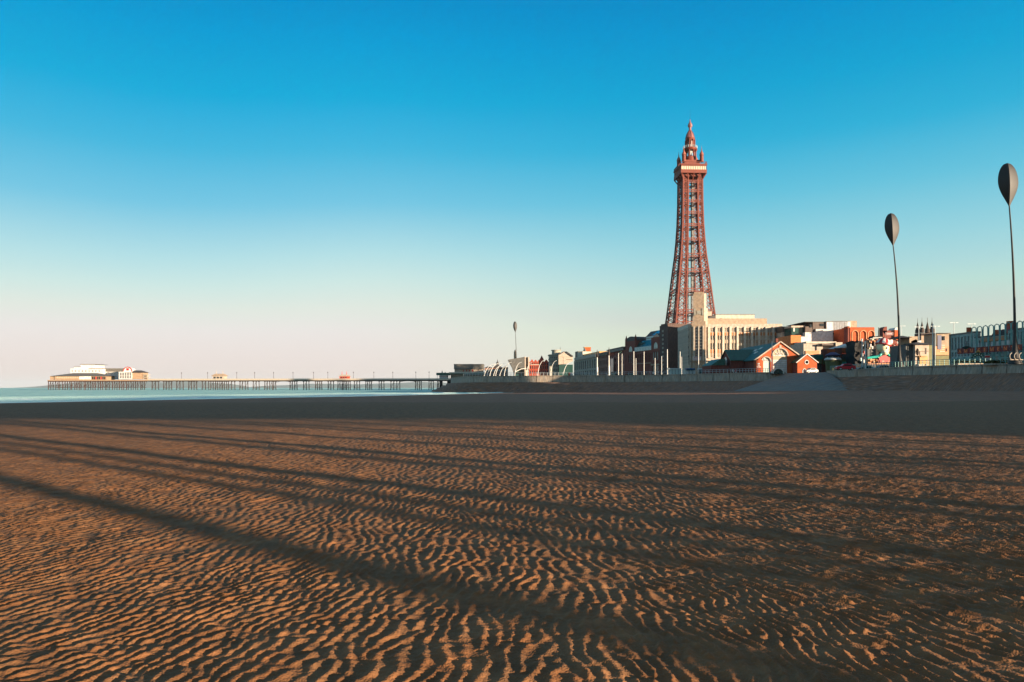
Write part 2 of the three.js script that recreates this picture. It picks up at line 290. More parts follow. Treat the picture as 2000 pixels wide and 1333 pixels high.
// hills far across the bay
{
  const mk = (name, label, pts, D, depth) => {
    const g = sheet(90, 14, (u, v) => { const t = u * (pts.length - 1), i = Math.min(pts.length - 2, Math.floor(t)), f = smooth(0, 1, t - i), px = mixf(pts[i][0], pts[i + 1][0], t - i), hgt = mixf(pts[i][1], pts[i + 1][1], f); const s = Math.sin(Math.PI * Math.min(1, v * 1.0) * 0.5); return [X(px, D), SEA - 1 + hgt * s * (1 + 0.06 * noise(px * 0.05, v * 3)), D + depth * v]; });
    const m = struct(name, g, mat('moorland', 0x5f5c44, 0.95), true); m.userData.label = label; m.userData.category = 'hill';
  };
  mk('hills', 'pale headland across the bay beyond the pier head', [[8, 0], [20, 22], [45, 48], [75, 68], [95, 74], [140, 66], [200, 50], [260, 58], [330, 40], [420, 0]].map(([p, h]) => [p, h * 3.1]), 16000, 3000);
  mk('hills', 'faint ridge of hills far behind the pier legs', [[420, 0], [480, 30], [560, 48], [640, 40], [720, 52], [800, 66], [860, 58], [960, 40], [1060, 0]].map(([p, h]) => [p, h * 2.6]), 17000, 3000);
}

// ------------------------------------------------------------------ sea wall, headland, slipway, promenade
function lerpPath(p, t) { const n = p.length - 1, k = clamp(t) * n, i = Math.min(n - 1, Math.floor(k)), f = k - i; return [mixf(p[i][0], p[i + 1][0], f), mixf(p[i][1], p[i + 1][1], f)]; }
function spline(p, t) { const c = new THREE.CatmullRomCurve3(p.map(q => V(q[0], 0, q[1]))); const v = c.getPoint(clamp(t)); return [v.x, v.z]; }
function revetment(name, label, topP, footP, wallH, segs, steps) {
  const o = thing(name, label, 'sea wall');
  const row = (t, k) => { const a = spline(topP, t), b = spline(footP, t), fy = beachY(b[0], b[1]) - 0.5; return { a, b, fy }; };
  // upright wall in panels, each a part with a recessed joint
  const N = segs;
  for (let i = 0; i < N; i++) {
    const s = [], t0 = i / N, t1 = (i + 1) / N - 0.0012, sub = 3, pos = [], top = GROUND + 0.35;
    const ring = t => { const a = spline(topP, t), b = spline(footP, t), dx = b[0] - a[0], dD = b[1] - a[1], l = Math.hypot(dx, dD) || 1; const q = (o, y) => V(a[0] + dx / l * o, y, -(a[1] + dD / l * o)); return [q(-0.8, top), q(0.15, top), q(0.15, top - 0.3), q(0, top - 0.36), q(0.25, GROUND - wallH), q(-0.8, GROUND - wallH)]; };
    for (let k = 0; k < sub; k++) { const A = ring(mixf(t0, t1, k / sub)), B = ring(mixf(t0, t1, (k + 1) / sub)); for (let m = 0; m < 6; m++) { const n = (m + 1) % 6; for (const v of [A[m], B[m], B[n], A[m], B[n], A[n]]) pos.push(v.x, v.y, v.z); } }
    const g = new THREE.BufferGeometry(); g.setAttribute('position', new THREE.Float32BufferAttribute(pos, 3)); g.setAttribute('uv', new THREE.Float32BufferAttribute(new Float32Array(pos.length / 3 * 2), 2)); g.computeVertexNormals();
    part(o, 'wall_panel', g, mConc);
  }
  // stepped slope below it, each course a part
  const yT = GROUND - wallH;
  for (let k = 0; k < steps; k++) {
    const pos = [], S = 60;
    const ring = t => { const { a, b, fy } = row(t); const P = (f, y) => V(mixf(a[0], b[0], f), y, -mixf(a[1], b[1], f)); const f0 = 0.02 + 0.98 * k / steps, f1 = 0.02 + 0.98 * (k + 1) / steps, y0 = mixf(yT - 0.02, fy, k / steps), y1 = mixf(yT - 0.02, fy, (k + 1) / steps); return [P(f0 - 0.01, y0), P(mixf(f0, f1, 0.72), y0 - 0.04 * (y0 - y1)), P(f1, y1 - 0.02)]; };
    for (let i = 0; i < S; i++) { const A = ring(i / S), B = ring((i + 1) / S); for (let m = 0; m < 2; m++) for (const v of [A[m], B[m], B[m + 1], A[m], B[m + 1], A[m + 1]]) pos.push(v.x, v.y, v.z); }
    const g = new THREE.BufferGeometry(); g.setAttribute('position', new THREE.Float32BufferAttribute(pos, 3)); g.setAttribute('uv', new THREE.Float32BufferAttribute(new Float32Array(pos.length / 3 * 2), 2)); g.computeVertexNormals();
    part(o, 'step', g, mConcBrown);
  }
  return o;
}
const wallTop = [[97, -160], [95, -40], [94, 60], [93, 112], [92, 126], [85, 142], [83, 160], [84, 182]];
const wallFoot = [[78, -160], [77, -40], [77, 60], [77, 106], [77, 118], [74, 130], [73, 144], [74, 152]];
revetment('sea_wall', 'grey sea wall above brown stepped slope below the amusement arcade', wallTop, wallFoot, 1.5, 26, 7);
const headTop = [[79, 197], [73, 199], [66, 207], [58, 224], [46, 238], [30, 246], [15, 252], [0, 257], [-15, 265], [-24, 292], [-30, 340], [-26, 400], [0, 450]];
const headFoot = [[66, 174], [62, 178], [54, 190], [44, 208], [31, 221], [19, 228], [6, 233], [-5, 241], [-24, 260], [-40, 300], [-52, 360], [-52, 420], [-20, 480]];
revetment('headland_wall', 'curved concrete headland with dark stepped slope below the white light arches', headTop, headFoot, 2.1, 30, 8);
{ // promenade surface behind both walls
  const s = new THREE.Shape(); const pts = [];
  for (let i = 0; i <= 60; i++) { const p = spline(wallTop, i / 60); pts.push([p[0] + 0.4, p[1]]); }
  for (let i = 0; i <= 80; i++) { const p = spline(headTop, i / 80); pts.push([p[0] + 0.3, p[1] + 0.4]); }
  pts.push([30, 900], [60, 1500], [900, 1500], [900, -160]);
  pts.forEach((p, i) => i ? s.lineTo(p[0], p[1]) : s.moveTo(p[0], p[1]));
  const g = new THREE.ExtrudeGeometry(s, { depth: 0.5, bevelEnabled: false }).rotateX(-Math.PI / 2).translate(0, GROUND - 0.5, 0);
  const m = struct('promenade', g, mPave); m.userData.label = 'paved promenade behind the sea wall'; m.userData.category = 'pavement';
}
{ // slipway between the two walls
  const g = sheet(10, 14, (u, v) => { const t = [mixf(79, 84.5, u), mixf(198, 181.5, u)], b = [mixf(56, 74.5, u), mixf(176, 148, u)]; const x = mixf(t[0], b[0], v), D = mixf(t[1], b[1], v); return [x, mixf(GROUND - 0.02, beachY(b[0], b[1]) - 0.3, Math.pow(v, 0.9)), D]; });
  const m = struct('slipway', g, mat('slipway concrete', 0x9a8876, 0.75, course), true); m.userData.label = 'grey concrete slipway between sea wall and headland'; m.userData.category = 'slipway';
}

// ------------------------------------------------------------------ north pier
const pierD = px => mixf(560, 604, (905 - px) / 813);
const pierP = (px, y, off = 0) => { const D = pierD(px) + off; return V(X(px, D), y, -D); };
const DECK = 8.35;
{
  const o = thing('pier', 'long seaside pier on slender iron legs reaching out to sea', 'pier');
  const strip = (p0, p1, y0, y1, o0, o1) => { const a = pierP(p0, 0, o0), b = pierP(p1, 0, o0), c = pierP(p1, 0, o1), d = pierP(p0, 0, o1), pos = [], q = [[a, b, c, d]]; const A = [a, b, c, d].map(v => [v.clone().setY(y0), v.clone().setY(y1)]);
    const Q = (m, n, r, s) => { for (const v of [m, n, r, m, r, s]) pos.push(v.x, v.y, v.z); };
    for (let i = 0; i < 4; i++) { const j = (i + 1) % 4; Q(A[i][0], A[j][0], A[j][1], A[i][1]); } Q(A[0][1], A[1][1], A[2][1], A[3][1]); Q(A[3][0], A[2][0], A[1][0], A[0][0]);
    const g = new THREE.BufferGeometry(); g.setAttribute('position', new THREE.Float32BufferAttribute(pos, 3)); g.setAttribute('uv', new THREE.Float32BufferAttribute(new Float32Array(pos.length / 3 * 2), 2)); g.computeVertexNormals(); return g; };
  part(o, 'deck', strip(284, 905, DECK - 0.55, DECK, 0, 12), mDeck);
  part(o, 'girder', strip(286, 905, DECK - 1.35, DECK - 0.56, 0.6, 1.2), mIronDark);
  part(o, 'girder', strip(286, 905, DECK - 1.35, DECK - 0.56, 10.6, 11.2), mIronDark);
  part(o, 'railing', [strip(284, 905, DECK + 0.02, DECK + 0.75, 0.05, 0.15), strip(284, 905, DECK + 0.95, DECK + 1.1, 0.05, 0.15)], mDeck);
  part(o, 'head_deck', strip(92, 288, DECK - 0.9, DECK - 0.05, -10, 34), mTanWood);
  part(o, 'head_girder', strip(93, 287, DECK - 1.7, DECK - 0.91, -9.6, -9), mRust);
  const tre = [[303, 3, 12], [327, 4, 15], [351, 3, 12], [376, 4, 15], [401, 3, 12], [416, 3, 9], [427, 4, 12], [438, 3, 8], [452, 3, 12], [476, 4, 15], [500, 3, 11], [524, 4, 14], [536, 2, 4], [573, 4, 13], [598, 3, 10], [622, 4, 12], [646, 3, 10], [664, 3, 8], [672, 4, 8], [680, 3, 7], [697, 3, 10], [720, 4, 11], [745, 3, 9], [772, 4, 17], [817, 4, 11], [842, 3, 8], [858, 4, 7]];
  for (const [px, n, w] of tre) {
    for (const off of [1.5, 10]) { const g = []; for (let i = 0; i < n; i++) {
      const q = px + (i / (n - 1) - 0.5) * w, a = pierP(q + (i / (n - 1) - 0.5) * 1.5, -2.5, off), b = pierP(q, DECK - 1.3, off); g.push(beam(a, b, 0.5));
      g.push(beam(pierP(q, DECK - 1.7, off), pierP(q, DECK - 1.35, off), 1.3));
      if (i) { const p = px + ((i - 1) / (n - 1) - 0.5) * w; g.push(beam(pierP(p, 1.2, off), pierP(q, 1.2, off), 0.28)); if (i % 2) g.push(beam(pierP(p, 1.2, off), pierP(q, DECK - 1.6, off), 0.2)); }
    }
    part(o, 'trestle', g, mIronDark); }
  }
  for (const [a, b] of [[541, 566], [783, 811]]) part(o, 'brace_arch', tube([pierP(a - 2, DECK - 2.2), pierP(a + 4, DECK - 1.5), pierP(b - 4, DECK - 1.5), pierP(b + 2, DECK - 2.2)], 0.2, 12, 4), mIronDark);
  for (let px = 94; px <= 286; px += 4.6) {
    const n = 4; const j = (R() - 0.5) * 2;
    for (let i = 0; i < n; i++) { const g = [], off = -8 + i * 13; g.push(beam(pierP(px + j, -2.5, off), pierP(px + j, DECK - 0.9, off), 0.48)); if (i < 2) g.push(beam(pierP(px + j, 1.4 + R(), off), pierP(px + j + 4.6, 1.4 + R(), off), 0.26), beam(pierP(px + j, 1.6, off), pierP(px + j + 4.6, DECK - 1.2, off), 0.2)); part(o, 'pile', g, R() < 0.5 ? mIronDark : mRust); }
  }
  for (const px of [862, 877, 893]) part(o, 'shore_column', beam(pierP(px, -1, 4), pierP(px, DECK - 1.3, 4), px > 870 ? 3 : 2), mIronDark);
}
const pD = 590;
const bb = (p0, p1, y0, y1, D, depth) => box(X(p0, D), X(p1, D), Y(y1, D), Y(y0, D), -D - depth, -D);    // block from bearings and heights at distance D
{
  const o = thing('pier_pavilion', 'long low tan pavilion with hipped roof at the end of the pier', 'pavilion'); const D = 594;
  part(o, 'wall', [bb(106, 208, 734.5, 742.2, D, 12), bb(97, 106, 735, 742.1, D + 1, 10)], mTanWood);
  part(o, 'roof', [hip(X(100, D), X(214, D), -D - 14, -D + 1.5, Y(735, D), Y(728.8, D), 15)], mLead);
  for (let k = 0; k < 16; k++) part(o, 'window', bb(110 + k * 3.6, 112.2 + k * 3.6, 736.4, 739.4, D - 0.1, 0.3), mGlassWarm);
  part(o, 'shop_front', bb(154, 177, 735.2, 741.5, D - 0.12, 0.4), mWhite);
  for (let k = 0; k < 8; k++) part(o, 'door', bb(179 + k * 3.4, 181.4 + k * 3.4, 736.3, 741.5, D - 0.14, 0.4), k % 3 === 2 ? mRedPaint : mBlack);
}
{
  const o = thing('pier_theatre', 'white theatre with flat-roofed tower rising above the pier pavilion', 'theatre'); const D = 612;
  part(o, 'auditorium', bb(137, 201, 720.5, 741, D, 20), mWhite);
  part(o, 'side_block', bb(144, 157.5, 717, 721, D + 1, 14), mWhite); part(o, 'fly_tower', bb(157, 184, 712.2, 721, D + 2, 15), mWhite);
  part(o, 'roof_slab', [bb(155.5, 188, 711.6, 712.5, D + 1, 17), bb(143.5, 157, 716.4, 717.1, D + 0.5, 15), bb(173, 202, 719.6, 720.6, D - 0.6, 21)], mLead);
  for (let k = 0; k < 9; k++) part(o, 'window', bb(139.5 + k * 6.6, 141.3 + k * 6.6, 724, 726.4, D - 0.1, 0.3), mGlass);
  part(o, 'hall', bb(201, 240, 726, 741, D + 4, 14), mWhite);
  part(o, 'hall_roof', prism([[0, 0], [X(240, D) - X(201, D) + 0.6, 0], [X(240, D) - X(201, D) - 1, 2.9], [1, 2.9]], 13).translate(X(201, D), Y(726, D), -D - 3), mLead);
}
{
  const o = thing('pier_entrance_hall', 'glass-fronted hall with arched red gable and tan wing on the pier', 'pavilion'); const D = 592, w = X(257, D) - X(232, D);
  face(o, 's', X(232, D), Y(741, D), w, Y(726.6, D) - Y(741, D), grid(0.8, 0.5, 5, 1, 2.1, 0, 1.6, 5.2), mWhite, mGlass, mWhite, -D);
  part(o, 'core', bb(232, 257, 726.6, 741, D + 0.1, 9), mWhite);
  part(o, 'wing', bb(257.2, 278, 728.2, 741, D + 0.5, 9), mTanWood);
  part(o, 'roof', hip(X(245, D), X(280, D), -D - 10, -D + 0.8, Y(728.2, D), Y(723.6, D), 4.5), mSlate);
  const r = (X(257, D) - X(240, D)) / 2, cx = X(248.5, D);
  part(o, 'arch_gable', new THREE.CylinderGeometry(r, r, 6, 20, 1, false, -Math.PI / 2, Math.PI).rotateX(-Math.PI / 2).rotateZ(0).translate(cx, Y(726.5, D), -D - 3.4), mWhite);
  const ring = []; for (let i = 0; i <= 12; i++) { const a = Math.PI * i / 12; ring.push(V(cx + Math.cos(a) * (r + 0.1), Y(726.4, D) + Math.sin(a) * (r + 0.2), -D - 0.2)); }
  part(o, 'arch_rim', tube(ring, 0.38, 20, 5), mRedPaint); part(o, 'arch_emblem', bb(246, 251, 719.6, 724, D + 0.2, 0.4), mRedPaint);
  part(o, 'stair', [bb(279, 290, 737, 738, D, 4), bb(279, 287, 734, 735, D, 4), bb(279, 289, 731.6, 732.4, D, 4), bb(279.5, 280.2, 731, 741, D, 0.4), bb(287, 287.6, 733, 741, D, 0.4)], mDeck);
}
function kiosk(p0, p1, top, label, wallM, roofM, spikes) {
  const D = pierD((p0 + p1) / 2) + 1.2, o = thing('pier_kiosk', label, 'kiosk', [0, 0, 0], 'kiosks on the pier'), h = Y(top, D) - DECK;
  delete o.userData.group;
  const x0 = X(p0, D), x1 = X(p1, D);
  part(o, 'wall', box(x0 + 1.2, x1 - 1.2, DECK, DECK + h * 0.62, -D - 6, -D), wallM);
  part(o, 'roof', hip(x0, x1, -D - 7, -D + 0.9, DECK + h * 0.62, DECK + h, 2.4), roofM);
  for (let i = 0; i < 3; i++) part(o, 'window', box(x0 + 2 + i * (x1 - x0 - 4) / 3, x0 + 2 + (i + 0.7) * (x1 - x0 - 4) / 3, DECK + 1, DECK + h * 0.5, -D - 0.1, -D + 0.06), mGlass);
  for (const s of spikes) part(o, 'finial', cyl(X(s, D), DECK + h * 0.9, DECK + h + 3.2, -D - 3, 0.35, 0.05, 6), wallM);
}
kiosk(412, 440, 730.5, 'cream kiosk with two spiky finials halfway along the pier', mCream, mTan, [419, 432]);
kiosk(660, 683, 732, 'red fronted kiosk with low roof on the landward part of the pier', mat('kiosk red', 0xc4401e, 0.7), mCream, [666, 675]);
{
  const D = 566, o = thing('green_roofed_shelter', 'white shelter with dark green roof where pier meets the headland', 'shelter');
  part(o, 'wall', bb(858, 874, 733, 741.2, D, 8), mWhite); part(o, 'band', bb(857.5, 874.5, 736, 736.8, D - 0.15, 0.3), mRedPaint);
  part(o, 'roof', bb(852, 879, 728.5, 733.2, D - 1, 11), mGreen); part(o, 'finial', cyl(X(862.5, D), Y(728.5, D), Y(724, D), -D - 4, 0.6, 0.1), mGreen); part(o, 'finial', cyl(X(868.5, D), Y(728.5, D), Y(726.5, D), -D - 4, 0.5, 0.1), mGreen);
  for (const p of [853.5, 877.5]) part(o, 'post', bb(p, p + 0.8, 733.3, 741.5, D - 0.5, 0.4), mWhite);
}
{
  const proto = thing('pier_lamp', 'thin dark lamp post on the pier railing', 'lamp post', [0, 0, 0], 'lamp posts along the pier');
  part(proto, 'post', cyl(0, 0, 5.4, 0, 0.16, 0.1, 6), mIronDark); part(proto, 'lantern', [cyl(0, 5.4, 6, 0, 0.2, 0.4, 6), cyl(0, 6, 6.6, 0, 0.4, 0.06, 6)], mIronDark);
  [354, 405, 462, 497, 534, 572, 612, 640, 690, 730, 767, 812, 838].forEach((px, i) => { const p = pierP(px, DECK, 0.7); if (i) copy(proto, [p.x, p.y, p.z]); else proto.position.copy(p); });
}
// ------------------------------------------------------------------ off-frame pier behind the camera: its piles stripe the sand with shadow
{
  const o = thing('shadow_casting_pier', 'broad timber pier on thick piles standing beside the photographed beach', 'pier');
  const U = 7.6;                                          // underside of the deck
  part(o, 'deck', box(19.6, 97, U, U + 0.7, 2.4, 12.6), mDeck); part(o, 'parapet', [box(19.6, 97, U + 0.71, U + 1.7, 2.4, 2.6)], mDeck); part(o, 'parapet', [box(19.6, 97, U + 0.71, U + 1.7, 12.4, 12.6)], mDeck);
  for (let i = 0; i < 9; i++) for (let k = 0; k < 3; k++) part(o, 'pile', cyl(20.6 + i * 9, -0.6, U - 0.01, 3.5 + 4 * k, k === 2 && i === 0 ? 0.24 : 0.23, 0.23, 10), mIronDark);
  part(o, 'pile', cyl(23.4, -0.6, U - 0.01, 11.5, 0.17, 0.17, 10), mIronDark); part(o, 'pile', cyl(24.5, -0.6, U - 0.01, 11.5, 0.17, 0.17, 10), mIronDark);
  for (const [zz, yy] of [[3.5, U - 0.9], [7.5, U - 1.5], [11.5, U - 0.8]]) part(o, 'tie_beam', box(20.6, 93, yy, yy + 0.22, zz + 0.27, zz + 0.5), mIronDark);
  const b = thing('shadow_casting_pavilion', 'long gabled pavilion standing on the broad timber pier', 'pavilion');
  part(b, 'wall', box(25, 92, U + 0.72, U + 5.4, 3, 12), mWhite);
  part(b, 'roof', prism([[-0.6, 0], [9.6, 0], [4.5, 3]], 68).rotateY(Math.PI / 2).translate(93, U + 5.41, 12), mSlate);
}
const offFrame = [[104, 30, -50, 10, 17.5, 'broad cream seafront block beside the pier entrance'], [106, 34, 12, 60, 15, 'brick seafront block south of the narrow gap'], [112, 8, 103, 107, 14.5, 'slim unseen white block added to part two strips of sunlight'], [116, 24, 126, 146, 15.5, 'cream seafront terrace adjoining the amusement arcade'], [138, 22, 130, 137, 26, 'tall slender unseen block added to shade the headland']];  // unseen row; slim house and tall hotel block added to shape shade and sunlight
for (const [x, w, d0, d1, h, label] of offFrame) {
  const o = thing('unseen_seafront_block', label, 'building'), L = d1 - d0;
  part(o, 'core', box(x + 0.46, x + w, GROUND, GROUND + h, -d1, -d0), h > 16 ? mCream : h < 15 ? mWhite : mBrick);
  const hs = grid(1.5, 4.2, Math.floor(L / 3.2), Math.floor((h - 4) / 3.3), 3.1, 3.3, 1.4, 1.9);
  face(o, 'w', -d1, GROUND, L, h, hs, h > 16 ? mCream : h < 15 ? mWhite : mBrick, mGlass, mWhite, x + 0.45, { frames: false });
  part(o, 'roof', box(x - 0.3, x + w + 0.3, GROUND + h + 0.01, GROUND + h + 0.5, -d1 - 0.2, -d0 + 0.2), mLead);
}

// ------------------------------------------------------------------ lattice tower
{
  const D = 430, cx = X(1348, D), cz = -D, s = D / F, yy = p => Y(p, D);
  const o = thing('lattice_tower', 'tall red iron lattice tower rising behind the seafront ballroom building', 'tower', [cx, GROUND, cz]); o.rotation.y = 0.04;
  const prof = [[GROUND, 15.2], [yy(632), 12.4], [yy(600), 11.2], [yy(560), 9.9], [yy(530), 8.9], [yy(500), 7.8], [yy(470), 7.05], [yy(440), 6.5], [yy(400), 6.15], [yy(346), 6.0]];
  const half = y => { let i = 0; while (i < prof.length - 2 && prof[i + 1][0] < y) i++; const a = prof[i], b = prof[i + 1]; return mixf(a[1], b[1], clamp((y - a[0]) / (b[0] - a[0]))); };
  const L = y => y - GROUND, lv = [GROUND + 0.1, 18, 30, yy(632), yy(609), yy(568), yy(530), yy(500), yy(470), yy(442), yy(418), yy(396), yy(376), yy(358), yy(346)];
  for (const [sx, sz] of [[1, 1], [1, -1], [-1, 1], [-1, -1]]) {
    const corner = (y, i, j) => { const h = half(y), w = h * 0.5; return V(sx * (h - i * w), L(y), sz * (h - j * w)); };
    const ch = [], br = [];
    for (let k = 0; k < lv.length - 1; k++) {
      const a = lv[k], b = lv[k + 1], sub = Math.max(3, Math.round((b - a) / (half(a) * 0.36)));
      for (let n = 0; n < sub; n++) {
        const y0 = mixf(a, b, n / sub), y1 = mixf(a, b, (n + 1) / sub);
        for (const [i, j] of [[0, 0], [1, 0], [0, 1], [1, 1]]) ch.push(beam(corner(y0, i, j), corner(y1, i, j), i + j === 2 ? 0.55 : 0.72));
        const fc = [[0, 0, 1, 0], [0, 0, 0, 1], [1, 0, 1, 1], [0, 1, 1, 1]];
        for (const [i, j, p, q] of fc) { br.push(beam(corner(y0, i, j), corner(y1, p, q), 0.25), beam(corner(y0, p, q), corner(y1, i, j), 0.25), beam(corner(y0, i, j), corner(y0, p, q), 0.28)); }
      }
    }
    const leg = part(o, 'leg', ch, mIron); part(leg, 'bracing', br, mIron);
  }
  for (let k = 3; k < lv.length; k++) {                   // girders round the four sides at each stage
    const y = lv[k], h = half(y), g = [], dp = k < 8 ? 1.7 : 1.2;
    for (let f = 0; f < 4; f++) {
      const rot = v => { for (let i = 0; i < f; i++) v = V(v.z, v.y, -v.x); return v; };
      for (const dy of [0, -dp]) g.push(beam(rot(V(-h, L(y) + dy, h)), rot(V(h, L(y) + dy, h)), 0.45));
      const n = 8; for (let i = 0; i < n; i++) g.push(beam(rot(V(-h + 2 * h * i / n, L(y), h)), rot(V(-h + 2 * h * (i + 1) / n, L(y) - dp, h)), 0.24));
      g.push(beam(rot(V(-h * 0.5, L(y) - dp, h * 0.5)), rot(V(h * 0.5, L(y) - dp, h * 0.5)), 0.4));
    }
    part(o, 'girder', g, mIron);
  }
  for (const x of [-2.4, 1.2]) part(o, 'lift_shaft', [box(x, x + 0.35, L(20), L(yy(350)), -1.5, -1.15), box(x + 1.6, x + 1.95, L(20), L(yy(350)), -1.5, -1.15), box(x + 0.1, x + 1.8, L(20), L(yy(350)), -2.9, -2.6), ...Array.from({ length: 26 }, (_, i) => box(x, x + 1.95, L(24 + i * 4.1), L(24.35 + i * 4.1), -1.6, -1.1))], mSteelGrey);
  // flared brackets, viewing gallery, crown
  const hb = half(yy(352)), br = [];
  for (let f = 0; f < 4; f++) { const rot = v => { for (let i = 0; i < f; i++) v = V(v.z, v.y, -v.x); return v; }; for (const t of [-1, -0.5, 0, 0.5, 1]) br.push(beam(rot(V(t * hb, L(yy(356)), hb)), rot(V(t * 7.6, L(yy(346)), 7.9)), 0.5)); }
  part(o, 'bracket', br, mIron);
  const yG = L(yy(345.5));
  const gal = part(o, 'gallery', [box(-8.1, 8.1, yG, yG + 2.1, -8.1, 8.1), box(-7.9, 7.9, yG + 4.3, yG + 4.9, -7.9, 7.9), box(-8.3, 8.3, yG + 4.9, yG + 5.6, -8.3, 8.3)], mIron);
  part(gal, 'window_band', box(-7.7, 7.7, yG + 2.1, yG + 4.3, -7.7, 7.7), mat('gallery panes', 0xd8cdb4, 0.3, null));
  const mull = []; for (let f = 0; f < 4; f++) for (let i = 0; i <= 14; i++) { const t = -7.75 + i * 15.5 / 14, q = [V(t, 0, 7.8), V(7.8, 0, t), V(t, 0, -7.8), V(-7.8, 0, t)][f]; mull.push(box(q.x - 0.12, q.x + 0.12, yG + 2.1, yG + 4.3, q.z - 0.12, q.z + 0.12)); }
  part(gal, 'mullions', mull, mIron);
  const rail = []; for (let f = 0; f < 4; f++) for (let i = 0; i <= 16; i++) { const t = -8 + i, q = [V(t, 0, 8), V(8, 0, t), V(t, 0, -8), V(-8, 0, t)][f]; rail.push(box(q.x - 0.1, q.x + 0.1, yG + 5.6, yG + 7, q.z - 0.1, q.z + 0.1)); }
  part(o, 'gallery_rail', [...rail, box(-8.1, 8.1, yG + 6.9, yG + 7.05, 7.9, 8.1), box(-8.1, 8.1, yG + 6.9, yG + 7.05, -8.1, -7.9), box(-8.1, -7.9, yG + 6.9, yG + 7.05, -8, 8), box(7.9, 8.1, yG + 6.9, yG + 7.05, -8, 8)], mIron);
  part(o, 'lower_crown', [box(-4.7, 4.7, yG + 5.6, L(yy(317)), -4.7, 4.7), cyl(0, L(yy(317)), L(yy(308)), 0, 4.1, 3.8, 8)], mIron);
  for (const [sx, sz] of [[1, 1], [1, -1], [-1, 1], [-1, -1]]) {
    const t = part(o, 'corner_turret', [cyl(sx * 5.6, L(yy(322)), L(yy(309)), sz * 5.6, 1.25, 1.15, 8)], mIron);
    part(t, 'spirelet', lathe([[1.45, 0], [1.1, 1.2], [0.35, 2.6], [0.12, 4.6], [0, 6.4]], 8).translate(sx * 5.6, L(yy(309)), sz * 5.6), mat('faded red iron', 0x9c5a48, 0.55));
  }
  for (let i = 0; i < 8; i++) { const a = (i + 0.5) * Math.PI / 4; part(o, 'column', cyl(Math.cos(a) * 3.5, L(yy(308)), L(yy(295)), Math.sin(a) * 3.5, 0.42, 0.38, 8), mIron); }
  part(o, 'lift_machinery', cyl(0, L(yy(308)), L(yy(295)), 0, 1.5, 1.5, 8), mGalv);
  part(o, 'upper_gallery', [cyl(0, L(yy(295.5)), L(yy(293)), 0, 4.2, 4.7, 8), cyl(0, L(yy(293)), L(yy(291)), 0, 4.4, 4.4, 8)], mIron);
  const ur = []; for (let i = 0; i < 24; i++) { const a = i * Math.PI / 12; ur.push(cyl(Math.cos(a) * 4.3, L(yy(291)), L(yy(286.5)), Math.sin(a) * 4.3, 0.14, 0.14, 5)); } part(o, 'upper_rail', ur, mGalv);
  for (let i = 0; i < 8; i++) { const a = (i + 0.5) * Math.PI / 4; part(o, 'column', cyl(Math.cos(a) * 2.9, L(yy(291)), L(yy(274)), Math.sin(a) * 2.9, 0.36, 0.34, 8), mIron); }
  part(o, 'lantern_core', cyl(0, L(yy(291)), L(yy(274)), 0, 1.7, 1.6, 8), mat('lantern iron', 0x8a6a62, 0.5));
  part(o, 'cornice', cyl(0, L(yy(276)), L(yy(271)), 0, 2.5, 3.1, 12), mIron);
  const dome = part(o, 'dome', lathe([[2.9, 0], [2.7, 0.9], [2.4, 2.0], [1.9, 3.2], [1.25, 4.2], [0.85, 4.9], [0.7, 6.2], [0.75, 7.2], [1.35, 7.4], [1.45, 8.4], [1.1, 9.4], [0.5, 10.3], [0.28, 11.6], [0.1, 12.2]], 16).translate(0, L(yy(271)), 0), mat('dome ironwork', 0x8e5c58, 0.5));
  part(dome, 'rib', Array.from({ length: 8 }, (_, i) => tube([[2.92, 0], [2.44, 2.0], [1.94, 3.2], [0.9, 4.9]].map(([r, y]) => V(Math.cos(i * Math.PI / 4) * r, y + L(yy(271)), Math.sin(i * Math.PI / 4) * r)), 0.16, 8, 5)), mIron);
  part(o, 'flagpole', cyl(0, L(yy(236)), L(yy(214)), 0, 0.06, 0.03, 6), mIronDark);
}

